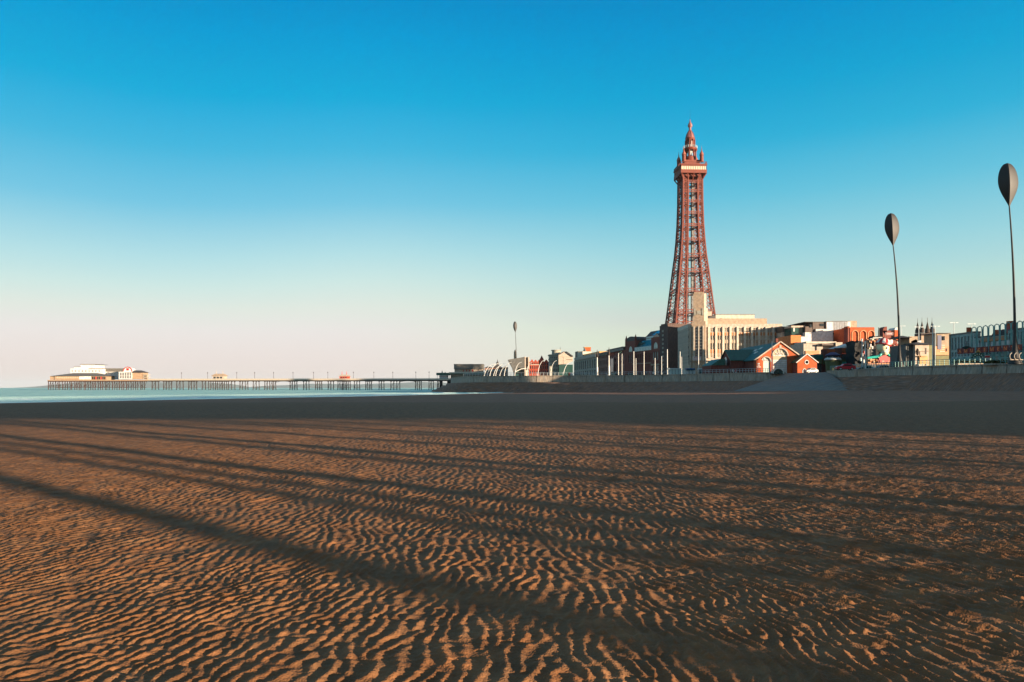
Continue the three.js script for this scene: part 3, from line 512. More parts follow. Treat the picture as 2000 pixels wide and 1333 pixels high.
// ------------------------------------------------------------------ ballroom building under the tower (sea front in shade)
function frontage(o, p0, Da, p1, Db) {                    // group frame: z runs from the north end to the south end of a front, x inwards
  const x0 = X(p0, Da), x1 = X(p1, Db), L = Math.hypot(x1 - x0, Da - Db);
  o.position.set(x0, 0, -Da); o.rotation.y = Math.atan2(x1 - x0, Da - Db);
  const u = px => { const k = (px - 1000) / F; return (k * Da - x0) / ((x1 - x0) - k * (Db - Da)) * L; };
  return { L, u, y: (py, px) => Y(py, mixf(Da, Db, u(px) / L)) };
}
{
  const o = thing('ballroom_building', 'dark red brick ballroom building with arched windows at the foot of the tower', 'building');
  const { L, u, y } = frontage(o, 1221, 457, 1308.5, 402), G = GROUND;
  const mCornerBrick = mat('dark grey-brown brick', 0x6a524a, 0.9, streaky);  // darker brick tone for the south corner tower and its cap
  // north bay with domed gable
  const a = u(1221), b = u(1241), wB = b - a;
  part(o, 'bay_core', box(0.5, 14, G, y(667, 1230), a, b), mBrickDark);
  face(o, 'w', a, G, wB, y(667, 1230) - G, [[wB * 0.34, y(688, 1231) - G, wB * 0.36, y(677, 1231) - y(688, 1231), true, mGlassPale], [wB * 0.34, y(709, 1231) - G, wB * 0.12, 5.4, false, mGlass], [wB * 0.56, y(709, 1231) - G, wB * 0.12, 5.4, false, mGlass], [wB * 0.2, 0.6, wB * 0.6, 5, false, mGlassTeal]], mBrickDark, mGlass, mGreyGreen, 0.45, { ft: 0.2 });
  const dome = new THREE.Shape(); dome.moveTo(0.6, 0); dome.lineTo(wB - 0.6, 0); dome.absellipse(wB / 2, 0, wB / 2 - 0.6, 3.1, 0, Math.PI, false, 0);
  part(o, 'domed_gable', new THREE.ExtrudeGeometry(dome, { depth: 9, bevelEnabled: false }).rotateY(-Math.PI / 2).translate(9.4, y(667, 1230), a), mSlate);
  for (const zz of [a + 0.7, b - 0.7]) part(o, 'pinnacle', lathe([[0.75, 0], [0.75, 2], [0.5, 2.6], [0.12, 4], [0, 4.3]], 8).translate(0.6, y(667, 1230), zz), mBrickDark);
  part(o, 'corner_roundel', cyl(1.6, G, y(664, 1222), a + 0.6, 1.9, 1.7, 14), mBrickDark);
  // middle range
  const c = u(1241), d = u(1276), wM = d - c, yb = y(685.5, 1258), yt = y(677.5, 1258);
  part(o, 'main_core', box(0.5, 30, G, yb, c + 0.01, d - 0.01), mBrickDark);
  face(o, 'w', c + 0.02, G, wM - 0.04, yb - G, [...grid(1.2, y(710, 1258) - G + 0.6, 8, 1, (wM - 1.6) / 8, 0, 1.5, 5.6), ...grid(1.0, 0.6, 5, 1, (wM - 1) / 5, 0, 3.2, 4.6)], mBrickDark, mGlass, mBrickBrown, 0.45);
  part(o, 'balcony', box(-0.7, 0.6, yb + 0.02, yt, c + 0.3, d - 0.2), mat('pale balcony', 0xd2d6cc, 0.6));
  for (let i = 1; i < 6; i++) part(o, 'balcony_joint', box(-0.73, -0.69, yb + 0.1, yt - 0.1, c + i * wM / 6 - 0.09, c + i * wM / 6 + 0.09), mGreyDark);
  part(o, 'string_course', box(-0.5, -0.02, y(711, 1258), y(709.6, 1258), c - 4, d + 6), mTan);
  part(o, 'balcony_roof', prism([[0, 0], [6, 0], [6, 4.2], [2.6, 4.2]], wM).translate(0.6, yt + 0.02, d), mGlassTeal);
  part(o, 'attic', box(4, 24, yt, y(655.5, 1262), u(1250), u(1277)), mBrickDark);
  part(o, 'attic_sign', box(3.4, 3.98, y(668, 1264) + 0.3, y(656.5, 1264), u(1253), u(1275)), mat('pale attic sign', 0xbfd0cc, 0.5));
  for (const q of [0.3, 0.62]) part(o, 'sign_band', box(3.3, 3.39, mixf(y(668, 1264), y(656.5, 1264), q), mixf(y(668, 1264), y(656.5, 1264), q) + 0.35, u(1253.6), u(1268)), mGreyDark);
  part(o, 'sign_motif', box(3.28, 3.39, y(666, 1270), y(658, 1270), u(1269.5), u(1273.5)), mSteel);
  part(o, 'mansard', prism([[0, 0], [5, 5.0], [24, 5.0], [24, 0]], u(1296) - u(1244)).translate(5, y(655.5, 1262) - 1.4, u(1296)), mSlate);
  part(o, 'mansard_end', box(8, 26, yt, y(652, 1250), u(1244), u(1252)), mSlate);
  part(o, 'glass_roof', prism([[0, 0], [4.6, 3.4], [4.4, 3.9], [-0.4, 0.4]], u(1296) - u(1260)).translate(4.7, y(655.5, 1270) - 0.2, u(1296)), mGlassBlue);
  // south bay
  const e = u(1276), f = u(1292.5), wS = f - e;
  part(o, 'bay_core', box(-0.9, 14, G, y(659, 1284), e + 0.01, f - 0.01), mBrickDark);
  face(o, 'w', e, G, wS, y(659, 1284) - G, [[wS * 0.26, y(681.5, 1284) - G, wS * 0.5, y(669, 1284) - y(681.5, 1284), true, mGlassPale], ...[0.2, 0.44, 0.68].map(q => [wS * q, y(704, 1284) - G, wS * 0.14, y(688, 1284) - y(704, 1284), false, mGlassPale]), [wS * 0.12, 0.6, wS * 0.76, y(714, 1284) - G - 0.8, false, mGlassTeal]], mBrickDark, mGlass, mGreyGreen, -0.95, { ft: 0.16 });
  part(o, 'fascia', box(-1.7, -1.42, y(714, 1284), y(711, 1284), e, f), mTan);
  part(o, 'gable', prism([[0.6, 0], [wS - 0.6, 0], [wS * 0.5, 2.4]], 5).rotateY(-Math.PI / 2).translate(-0.8, y(659, 1284) + 0.02, e), mGlassTeal);
  // south corner tower
  const g0 = u(1292.5), g1 = L;
  part(o, 'corner_tower', box(-1.4, 20, G, y(636, 1300), g0 + 0.02, g1), mCornerBrick); part(o, 'tower_cap', box(-1.7, 20.2, y(636, 1300), y(633.6, 1300), u(1296), g1 + 0.3), mCornerBrick);
  for (let i = 0; i < 11; i++) part(o, 'quoin', box(-1.62, -1.41, G + 4 + i * 2.5, G + 5.2 + i * 2.5, g0 + 3.2, g0 + 4.9), mGreyGreen);
  part(o, 'roof_plant', [box(8, 18, y(641, 1284), y(634.5, 1284), u(1276), u(1291))], mIron); part(o, 'plant_rail', [box(8, 8.3, y(634.5, 1284), y(632.4, 1284), u(1276), u(1276.8)), box(8, 8.3, y(634.5, 1284), y(632, 1284), u(1290.2), u(1291))], mIron);
  part(o, 'roof', box(10, 34, yt, y(645, 1284), u(1262), u(1297)), mSlate);
  part(o, 'tower_apron', box(14, 40, y(640, 1305), y(632.5, 1305), u(1301), L - 0.5), mIron);
}

// ------------------------------------------------------------------ art deco corner store
{
  const D = 360, o = thing('corner_store', 'cream art deco corner store with square clock tower in front of the lattice tower', 'building');
  const x0 = X(1376, D), x1 = X(1527.5, D), xw = X(1349, D) - 0.5, d = 25, yb = GROUND;
  const h = p => Y(p, D);
  part(o, 'core', [box(x0 - 5, x1, yb, h(633.2), -D - d, -D - 0.02), box(xw + 1.2, x0 - 4.9, yb, h(634), -D - d, -D - 2.2)], mCream);
  part(o, 'parapet', box(x0 + 0.2, X(1500, D), h(633), h(622), -D - d + 2, -D - 1.2), mTan);
  // south front: ten bays of paired windows between fluted piers
  const n = 10, left = X(1384, D), bay = (X(1524, D) - left) / n;
  const rows = [[694, 671.5 + 11, 3], [682, 671, 2], [664.5, 656.5, 2], [648.8, 641, 2]];
  const holes = [];
  for (let c = 0; c < n; c++) for (const s of [0, 1]) for (const [b, t] of [[682.5, 671], [664, 656.2], [648.6, 641]]) {
    const hx = left - x0 + c * bay + 0.75 + s * (bay - 1.35) / 2; holes.push([hx, h(b) - yb, (bay - 1.35) / 2 - 0.28, h(t) - h(b), false, b < 650 && c > 3 ? mGlass : b > 680 || c < 4 ? mGlassWarm : (c + s) % 3 ? mGlassWarm : mGlass]);
  }
  face(o, 's', x0, yb, x1 - x0, h(633.2) - yb, holes, mCream, mGlassWarm, mCreamPale, -D - 0.01, { nx: 2, ny: 3, ft: 0.12 });
  for (let c = 0; c <= n; c++) part(o, 'pier', [box(left + c * bay - 0.5, left + c * bay + 0.5, h(700), h(640.5), -D + 0.46, -D + 1.05), new THREE.CylinderGeometry(0.5, 0.5, 0.58, 10, 1, false, -Math.PI / 2, Math.PI).rotateX(Math.PI / 2).rotateX(Math.PI).translate(left + c * bay, h(640.5) - 0.02, -D + 0.755)], mCreamPale);
  for (let c = 0; c < n; c++) {
    part(o, 'mullion', box(left + (c + 0.5) * bay - 0.14, left + (c + 0.5) * bay + 0.14, h(698), h(649.4), -D + 0.46, -D + 0.75), mCreamPale);
    for (const [b, t, m] of [[655.8, 649.6, mSpandrel], [670.6, 664.6, mTan], [690, 683, mSpandrel], [697, 690.4, mTan]]) for (const s of [0, 1]) part(o, 'spandrel', box(left + (c + s * 0.5) * bay + (s ? 0.2 : 0.55), left + (c + s * 0.5) * bay + bay / 2 - (s ? 0.55 : 0.2), h(b), h(t), -D + 0.45, -D + 0.56), m);
  }
  part(o, 'east_step', box(X(1500, D), x1 - 0.2, h(633.1), h(634.8) + 0.4, -D - d + 3, -D - 0.6), mCreamPale);
  part(o, 'canopy', box(xw + 0.5, X(1393, D), h(706.5), h(705), -D - 1, -D + 2.2), mTan);
  part(o, 'shop_front', [box(xw + 1.6, x1 - 1, yb + 0.01, h(706.6), -D - 0.5, -D + 0.7)], mGreyGreen);
  part(o, 'penthouse', box(X(1406, D), X(1483, D), h(622), h(612.2), -D - d + 2, -D - 7), mCreamPale); part(o, 'penthouse_roof', box(X(1405, D), X(1484, D), h(612.2), h(611.6), -D - d + 1.8, -D - 6.6), mLead);
  part(o, 'roof_slope', prism([[0, 0], [X(1406, D) - X(1383, D), 0], [X(1406, D) - X(1383, D), 2.2], [X(1400, D) - X(1383, D), 2.2]], 8).translate(X(1383, D), h(622), -D - 7), mSlate);
  part(o, 'lift_house', [box(X(1394, D), X(1404.5, D), h(622), h(603.4), -D - 20, -D - 13), box(X(1393, D), X(1405, D), h(603.4), h(602.6), -D - 20.5, -D - 12.5)], mCream);
  part(o, 'penthouse_window', box(X(1414, D), X(1419, D), h(621), h(619.4), -D - 7.01, -D - 6.9), mGlass);
  // west front: dense vertical mullions, their colour lightened to lift the shade
  const mWestLifted = mat('west faience', 0xcfc4b2); const zW = -D - d, W = d + 2;
  part(o, 'west_wall', box(xw + 0.46, xw + 1.3, yb, h(634), zW, -D - 2), mWestLifted);
  part(o, 'west_glass', box(xw + 0.2, xw + 0.46, yb + 8, h(641), zW + 0.6, -D - 2.4), mGlass);
  for (let i = 0; i <= 18; i++) part(o, 'mullion', box(xw - 0.25, xw + 0.3, yb + 7, h(639), zW + 0.8 + i * (d - 3.6) / 18 - 0.22, zW + 0.8 + i * (d - 3.6) / 18 + 0.22), mWestLifted);
  for (const p of [656, 676, 694]) part(o, 'west_spandrel', box(xw - 0.05, xw + 0.28, h(p + 4), h(p), zW + 0.7, -D - 2.5), mGreyDark);
  part(o, 'west_parapet', box(xw - 0.3, xw + 1.2, h(640), h(632.6), zW, -D - 2.02), mWestLifted);
  // corner entrance and clock tower, turned a little towards the sea
  const t = part(o, 'clock_tower', [box(-3.5, 3.5, 0, h(628) - yb, -6, 0.02), box(-2.7, 2.75, h(628) - yb, h(574) - yb, -5.6, -0.3), box(-2.4, 2.5, h(574) - yb, h(571) - yb, -5.3, -0.6)], mTan);
  t.position.set(X(1363.5, D), yb, -D + 1.2); t.rotation.y = -0.3;
  for (const x of [-1.65, 0.5]) { const w = part(t, 'window', box(x, x + 1.25, h(697) - yb, h(640.5) - yb, 0.021, 0.1), mGlass); part(w, 'frame', Array.from({ length: 9 }, (_, i) => box(x, x + 1.25, h(697) - yb + 0.7 + i * 1.65, h(697) - yb + 0.85 + i * 1.65, 0.1, 0.16)), mGreyGreen); }
  for (const x of [-2.6, -0.2, 2.1]) part(t, 'pilaster', box(x, x + 0.55, h(705) - yb, h(638) - yb, 0.022, 0.42), mCreamPale);
  part(t, 'clock_panel', [box(-1.0, 1.2, h(615) - yb, h(607.5) - yb, -0.29, -0.16), box(-2.4, -1.4, h(617) - yb, h(603) - yb, -0.29, -0.12), box(1.6, 2.5, h(617) - yb, h(603) - yb, -0.29, -0.12)], mGreyGreen);
  part(o, 'tower_flank', [box(X(1374.5, D), X(1383, D), h(634), h(602), -D - 6, -D - 0.6), box(X(1374, D), X(1381, D), h(602), h(572.6), -D - 6, -D - 1.2)], mCreamPale);
}
{ const D = 357.6, o = thing('shop_sign', 'white shop sign with two red lines of lettering on the corner store', 'sign');
  part(o, 'board', bb(1353.5, 1369.5, 697, 704, D, 0.3), mWhite);
  const r = rng(3); for (const [y0, y1] of [[698.6, 700], [701.6, 702.6]]) { let p = 1355; const g = []; while (p < 1367.5) { const w = 0.7 + r() * 0.7; g.push(bb(p, p + w, y0, y1, D - 0.06, 0.08)); p += w + 0.35; } part(o, 'lettering', g, mRedPaint); } }

// ------------------------------------------------------------------ lifeboat station with green roofs
{
  const D = 205, o = thing('lifeboat_station', 'red brick lifeboat station with green roofs and big arched gable window', 'building'), s = D / F, x = p => X(p, D), y = p => Y(p, D);
  const gx0 = x(1476), gx1 = x(1570), ax = x(1523), ay = y(668.5), ey = y(702);
  const sh = new THREE.Shape([[gx0, GROUND], [gx1, GROUND], [gx1, ey], [ax, ay], [gx0, ey]].map(p => new THREE.Vector2(...p)));
  const arch = (c, b, w, t) => { const p = new THREE.Path(); p.moveTo(c - w, b); p.lineTo(c + w, b); p.lineTo(c + w, t - w); p.absarc(c, t - w, w, 0, Math.PI, false); p.lineTo(c - w, b); return p; };
  const big = [x(1523), GROUND + 0.02, (x(1537) - x(1509)) / 2, y(681.5)], small = [x(1495.5), GROUND + 0.02, (x(1504) - x(1487)) / 2, y(698.5)];
  sh.holes.push(arch(...big), arch(...small));
  part(o, 'gable_wall', new THREE.ExtrudeGeometry(sh, { depth: 0.5, bevelEnabled: false, curveSegments: 14 }).translate(0, 0, -D), mBrick);
  for (const [a, nb] of [[big, 5], [small, 3]]) {
    const ws = new THREE.Shape(); const [c, b, w, t] = a; ws.moveTo(c - w, b); ws.lineTo(c + w, b); ws.lineTo(c + w, t - w); ws.absarc(c, t - w, w, 0, Math.PI, false); ws.lineTo(c - w, b);
    const win = part(o, 'window', new THREE.ExtrudeGeometry(ws, { depth: 0.06, bevelEnabled: false }).translate(0, 0, -D + 0.1), a === big ? mGlassWarm : mGlassPale);
    const g = []; for (let i = 1; i < nb; i++) { const an = Math.PI * i / nb; g.push(beam(V(c, t - w, -D + 0.24), V(c + Math.cos(an) * w, t - w + Math.sin(an) * w, -D + 0.24), 0.13)); }
    const r = []; for (const f of [0.5, 0.98]) for (let i = 0; i < 12; i++) g.push(beam(V(c + Math.cos(Math.PI * i / 12) * w * f, t - w + Math.sin(Math.PI * i / 12) * w * f, -D + 0.24), V(c + Math.cos(Math.PI * (i + 1) / 12) * w * f, t - w + Math.sin(Math.PI * (i + 1) / 12) * w * f, -D + 0.24), 0.13));
    g.push(box(c - w, c + w, t - w - 0.1, t - w + 0.1, -D + 0.16, -D + 0.34)); part(win, 'frame', g, mWhite);
  }
  const dt = y(703), dh = (dt - GROUND) / 7;
  for (let i = 0; i < 7; i++) part(o, 'door_panel', box(x(1509.5), x(1536.5), GROUND + 0.05 + i * dh, GROUND + i * dh + dh - 0.05, -D + 0.17, -D + 0.3), mWhite);
  const arc = (cx, cy, r, t, z) => { const g = []; for (let i = 0; i < 16; i++) { const a = Math.PI * i / 16, b = Math.PI * (i + 1) / 16; g.push(beam(V(cx + Math.cos(a) * r, cy + Math.sin(a) * r, z), V(cx + Math.cos(b) * r, cy + Math.sin(b) * r, z), t)); } return g; };
  part(o, 'arch_surround', arc(big[0], big[3] - big[2], big[2] + 0.15, 0.34, -D + 0.56), mCream); part(o, 'arch_surround', arc(small[0], small[3] - small[2], small[2] + 0.15, 0.3, -D + 0.56), mCream);
  part(o, 'keystone', box(ax - 0.3, ax + 0.3, y(679.5), y(675), -D + 0.5, -D + 0.68), mCream);
  for (const [a, b] of [[V(gx0 - 0.6, ey - 0.35, -D + 0.5), V(ax, ay + 0.1, -D + 0.5)], [V(gx1 + 0.6, ey - 0.35, -D + 0.5), V(ax, ay + 0.1, -D + 0.5)]]) part(o, 'coping', beam(a, b, 0.32, 0.8), mCream);
  const depth = 34;
  part(o, 'body', prism([[gx0 + 0.2, GROUND], [gx1 - 0.2, GROUND], [gx1 - 0.2, ey - 0.2], [ax, ay - 0.6], [gx0 + 0.2, ey - 0.2]], depth).translate(0, 0, -D - 0.01), mBrickDark);
  for (const [a, b] of [[gx0 - 0.5, -1], [gx1 + 0.5, 1]]) part(o, 'roof', prism([[a, ey - 0.42], [ax, ay - 0.12], [ax, ay + 0.05], [a, ey - 0.2]], depth - 0.4).translate(0, 0, -D + 0.25), mGreen);
  // cross gable towards the sea, with tall white arched window
  const cz = -D - 15, cw = 5.2, cx0 = x(1476) - 4.2;
  part(o, 'cross_wing', prism([[-cw, GROUND], [cw, GROUND], [cw, GROUND + 4.6], [0, GROUND + 7.8], [-cw, GROUND + 4.6]], 12).rotateY(-Math.PI / 2).translate(cx0 + 12, 0, cz).translate(-12, 0, 0).translate(0, 0, 0), mBrickDark);
  for (const sgn of [-1, 1]) part(o, 'roof', prism([[sgn * (cw + 0.5), GROUND + 4.3], [0, GROUND + 7.95], [0, GROUND + 8.15], [sgn * (cw + 0.5), GROUND + 4.55]], 13).rotateY(-Math.PI / 2).translate(cx0 - 0.4, 0, cz), mGreen);
  const aw = new THREE.Shape(); aw.moveTo(-1.3, 0); aw.lineTo(1.3, 0); aw.lineTo(1.3, 3.2); aw.absarc(0, 3.2, 1.3, 0, Math.PI, false); aw.lineTo(-1.3, 0);
  part(o, 'arched_window', new THREE.ExtrudeGeometry(aw, { depth: 0.12, bevelEnabled: false }).rotateY(-Math.PI / 2).translate(cx0 - 0.02, GROUND + 1.2, cz), mGlassPale);
  part(o, 'low_wing', box(x(1410), cx0 - 0.05, GROUND, GROUND + 2.9, cz - 6, cz + 4), mBrickDark);
  part(o, 'roof', prism([[0, 0], [4.6, 0], [4.6, 2.1], [3.2, 2.1]], 10.6).translate(x(1409), GROUND + 2.92, cz + 4.3), mGreen);
  for (const [zz, yy0, xx] of [[-9, 0.45, 0], [-13, 0.62, 0], [-10, 0.72, 0]]) part(o, 'skylight', box(-0.55, 0.55, -0.04, 0.06, -1.1, 1.1).rotateZ(Math.atan2(ay - ey, ax - gx0)).translate(mixf(gx0, ax, yy0), mixf(ey, ay, yy0) + 0.12, -D + zz), mGlassPale);
  part(o, 'chimney', box(ax - 0.4, ax + 0.3, ay, ay + 1.2, -D - 2.4, -D - 1.8), mBrickDark);
  // small projecting gable left of the arches
  part(o, 'porch', prism([[x(1474), GROUND], [x(1488), GROUND], [x(1488), y(705.5)], [x(1482), y(700.5)], [x(1474), y(705.5)]], 2).translate(0, 0, -D + 1.3), mBrick);
  part(o, 'plaque', [bb(1478.5, 1486, 716.2, 718, D - 1.45, 0.12), bb(1480, 1484.5, 709.5, 712, D - 1.45, 0.12), bb(1480, 1484.5, 713, 714.6, D - 1.45, 0.12)], mWhite);
}
{
  const D = 201, o = thing('brick_gable_house', 'small red brick gabled house with round window beside the lifeboat station', 'building'), x = p => X(p, D), y = p => Y(p, D);
  const a0 = x(1557), a1 = x(1595), ax = x(1575.5), ay = y(692.5), ey = y(707);
  const sh = new THREE.Shape([[a0, GROUND - 0.3], [a1, GROUND - 0.3], [a1, ey], [ax, ay], [a0, ey]].map(p => new THREE.Vector2(...p)));
  const rw = new THREE.Path(); rw.absarc(ax - 0.1, y(708), 0.48, 0, Math.PI * 2); sh.holes.push(rw);
  const wins = [[x(1570.5), GROUND + 0.2], [x(1580.8), GROUND + 0.2]];
  for (const [c, b] of wins) { const p = new THREE.Path(); p.moveTo(c - 0.42, b); p.lineTo(c + 0.42, b); p.lineTo(c + 0.42, b + 0.7); p.absarc(c, b + 0.7, 0.42, 0, Math.PI, false); p.lineTo(c - 0.42, b); sh.holes.push(p); }
  part(o, 'gable_wall', new THREE.ExtrudeGeometry(sh, { depth: 0.35, bevelEnabled: false }).translate(0, 0, -D), mBrick);
  part(o, 'window', new THREE.CylinderGeometry(0.48, 0.48, 0.06, 16).rotateX(Math.PI / 2).translate(ax - 0.1, y(708), -D + 0.12), mGlass);
  part(o, 'window_surround', new THREE.TorusGeometry(0.55, 0.13, 8, 20).translate(ax - 0.1, y(708), -D + 0.37), mWhite);
  for (const [c, b] of wins) { part(o, 'window', box(c - 0.42, c + 0.42, b, b + 1.12, -D + 0.05, -D + 0.12), mGlass); part(o, 'window_surround', [new THREE.TorusGeometry(0.48, 0.11, 6, 14, Math.PI).translate(c, b + 0.7, -D + 0.37), box(c - 0.58, c - 0.38, b, b + 0.7, -D + 0.36, -D + 0.46), box(c + 0.38, c + 0.58, b, b + 0.7, -D + 0.36, -D + 0.46)], mWhite); }
  part(o, 'body', prism([[a0 + 0.05, GROUND - 0.3], [a1 - 0.05, GROUND - 0.3], [a1 - 0.05, ey - 0.1], [ax, ay - 0.3], [a0 + 0.05, ey - 0.1]], 13).translate(0, 0, -D - 0.01), mBrickDark);
  for (const a of [a0 - 0.35, a1 + 0.35]) part(o, 'roof', prism([[a, ey - 0.3], [ax, ay - 0.05], [ax, ay + 0.12], [a, ey - 0.08]], 13.4).translate(0, 0, -D + 0.25), mGreen);
  for (const a of [a0 - 0.4, a1 + 0.4]) part(o, 'bargeboard', beam(V(a, ey - 0.3, -D + 0.42), V(ax, ay + 0.12, -D + 0.42), 0.24, 0.24), mWhite);
}
// ------------------------------------------------------------------ blocks behind the lifeboat station
{
  const D = 340, o = thing('stepped_white_building', 'white stepped building with brown upper storey behind the lifeboat station', 'building');
  part(o, 'wall', [bb(1564, 1573.2, 658, 745, D, 30), bb(1573.2, 1594, 649.5, 745, D - 0.02, 30), bb(1594, 1615, 643, 745, D, 30), bb(1615, 1627, 629, 745, D - 0.03, 30)], mWhite);
  part(o, 'upper_storey', [bb(1573.5, 1594, 638, 649.3, D + 1, 20), bb(1588, 1615, 629.5, 642.8, D + 0.8, 22)], mBrownPanel);
  part(o, 'window', bb(1582, 1586, 634, 640, D + 0.7, 0.2), mGlass); part(o, 'window', bb(1602, 1610, 632.5, 637.5, D + 0.6, 0.3), mGlass);
  part(o, 'roof_edge', [bb(1572, 1616, 628.6, 629.5, D + 0.5, 23), bb(1614.5, 1627.5, 628, 629, D - 0.3, 30)], mGreyDark);
  part(o, 'glass_wing', bb(1546.5, 1575, 640, 655, D + 3, 14), mGlassTeal); part(o, 'glass_wing_roof', bb(1546, 1574, 636.5, 640, D + 2.6, 16), mCream); part(o, 'mullion', bb(1550, 1552.6, 640.5, 648, D + 2.8, 0.4), mWhite);
}
{ const D = 345, o = thing('grey_clad_block', 'plain grey clad block with pale chimney beside orange arched building', 'building');
  part(o, 'wall', bb(1626.6, 1656, 628.2, 745, D, 26), mGrey); part(o, 'vent_strip', bb(1618, 1638, 650.6, 653.6, D - 0.4, 0.36), mBlack); part(o, 'white_side', bb(1655.9, 1661.5, 628.4, 650, D - 0.03, 18), mWhite); part(o, 'chimney', bb(1661, 1674, 627, 645, D + 1, 9), mTan); part(o, 'roof', bb(1626, 1656.4, 627.4, 628.3, D - 0.3, 26.5), mGreyDark);
  for (let i = 0; i < 5; i++) part(o, 'cladding_seam', bb(1630 + i * 5, 1630.4 + i * 5, 630, 744, D - 0.04, 0.05), mGreyDark); }
{ const D = 330, o = thing('arched_brick_building', 'orange brick building with three pale blind arches', 'building'), x0 = X(1660, D), w = X(1707.5, D) - x0, hh = Y(640.4, D) - GROUND;
  part(o, 'core', bb(1657, 1707.4, 640.4, 745, D + 0.02, 22), mBrick); part(o, 'west_pier', bb(1656.6, 1660, 637.5, 745, D - 0.2, 4), mBrickDark);
  const hs = [0, 1, 2].map(i => [1.0 + i * 3.9, Y(676, D) - GROUND, 2.8, Y(646.5, D) - Y(676, D), true, mBrick]);
  face(o, 's', x0, GROUND, w, hh, hs, mBrick, mBrick, null, -D);
  for (const [hx, hy, hw, ht] of hs) { const g = []; const c = x0 + hx + hw / 2, cy = GROUND + hy + ht - hw / 2; for (let i = 0; i < 12; i++) { const a = Math.PI * i / 12, b = Math.PI * (i + 1) / 12; g.push(beam(V(c + Math.cos(a) * hw * 0.54, cy + Math.sin(a) * hw * 0.54, -D + 0.5), V(c + Math.cos(b) * hw * 0.54, cy + Math.sin(b) * hw * 0.54, -D + 0.5), 0.34)); } g.push(box(c - hw * 0.54 - 0.17, c - hw * 0.54 + 0.17, cy - 5, cy, -D + 0.46, -D + 0.66), box(c + hw * 0.54 - 0.17, c + hw * 0.54 + 0.17, cy - 5, cy, -D + 0.46, -D + 0.66)); part(o, 'arch_band', g, mSalmon); }
  part(o, 'cornice', bb(1656, 1708, 639.6, 640.5, D - 0.8, 6), mBrick); }
{ const D = 352, o = thing('brown_topped_block', 'cream block with brown panelled top next to the corner store', 'building');
  part(o, 'wall', bb(1528.5, 1546.3, 649, 745, D, 20), mCream); part(o, 'upper_storey', bb(1528, 1546.5, 638.2, 649, D - 0.3, 20), mBrownPanel); part(o, 'door', bb(1533, 1545.6, 656, 690, D - 0.1, 0.3), mBrickDark); }
{ const D = 318, o = thing('orange_wall_block', 'low orange rendered block with brown roofed annex', 'building');
  part(o, 'wall', bb(1545, 1565, 655.2, 745, D, 16), mat('orange render', 0xd07a42, 0.85)); part(o, 'annex', bb(1557, 1572, 669, 745, D - 3, 8), mBrickDark); part(o, 'annex_roof', bb(1546, 1574, 677, 691, D - 4, 6), mLead); }
{ const D = 290, o = thing('cream_market_hall', 'low cream market hall with flat canopy and orange base', 'building');
  part(o, 'wall', bb(1570, 1642, 671, 745, D, 14), mCream); part(o, 'upper_band', bb(1575, 1634, 667.5, 671.2, D - 0.5, 12), mCreamPale); part(o, 'canopy', bb(1606, 1634, 671.3, 675, D - 2.4, 3), mBrownPanel); part(o, 'base', bb(1574, 1601, 685.5, 700, D - 0.4, 1), mSalmon);
  for (const p of [1595, 1611]) part(o, 'downpipe', bb(p, p + 0.9, 674, 685, D - 0.4, 0.3), mBlack); part(o, 'chimney', bb(1633, 1646, 669, 690, D - 3, 4), mCream); }
// ------------------------------------------------------------------ arcade stalls, skull attraction, tudor house
{ const D = 235, o = thing('fairground_stall', 'dark stall with orange fascia and green awning behind the promenade railing', 'stall');
  part(o, 'wall', bb(1597, 1672, 692, 735, D, 10), mGreyDark); part(o, 'fascia', [bb(1607, 1632, 682, 693, D - 0.4, 0.5), bb(1644, 1672, 680, 690, D - 0.4, 0.5)], mBrick); part(o, 'pier', [bb(1606, 1616, 683, 735, D - 0.6, 1), bb(1632, 1645, 680, 735, D - 0.7, 1)], mBrickDark);
  part(o, 'awning', bb(1590, 1608, 693, 702, D - 2.2, 2), mGreen); part(o, 'counter', [bb(1596, 1606, 702.5, 711, D - 2, 1), bb(1610, 1634, 703, 712, D - 2, 1), bb(1643, 1656, 702, 716, D - 2, 1)], mOlive); part(o, 'booth', bb(1647, 1656, 707, 712, D - 2.4, 0.4), mTealBright);
  part(o, 'sloping_roof', prism([[X(1640, D), Y(680, D)], [X(1682, D), Y(680, D)], [X(1674, D), Y(669, D)]], 9).translate(0, 0, -D - 1), mWhite); }
{ const D = 228, o = thing('waltzer_ride', 'round fairground ride with white sweeping rim and lit purple canopy', 'ride'); const c = X(1627, D);
  part(o, 'platform', lathe([[0, 0], [2.6, 0], [2.7, 0.4], [2.2, 0.9], [0, 0.9]], 24).translate(c, Y(704.5, D), -D), mWhite); part(o, 'base', cyl(c, GROUND, Y(704.6, D), -D, 2.1, 2.3, 20), mOlive);
  part(o, 'canopy', lathe([[0, 1.9], [0.9, 1.7], [2.3, 0.9], [2.35, 0.6], [0, 0.6]], 16).translate(c, Y(699, D), -D), mat('purple canopy', 0x4a3f66, 0.6)); part(o, 'post', Array.from({ length: 6 }, (_, i) => cyl(c + Math.cos(i) * 1.9, Y(703.5, D), Y(697, D), -D + Math.sin(i) * 1.9, 0.09, 0.09, 6)), mPole); }
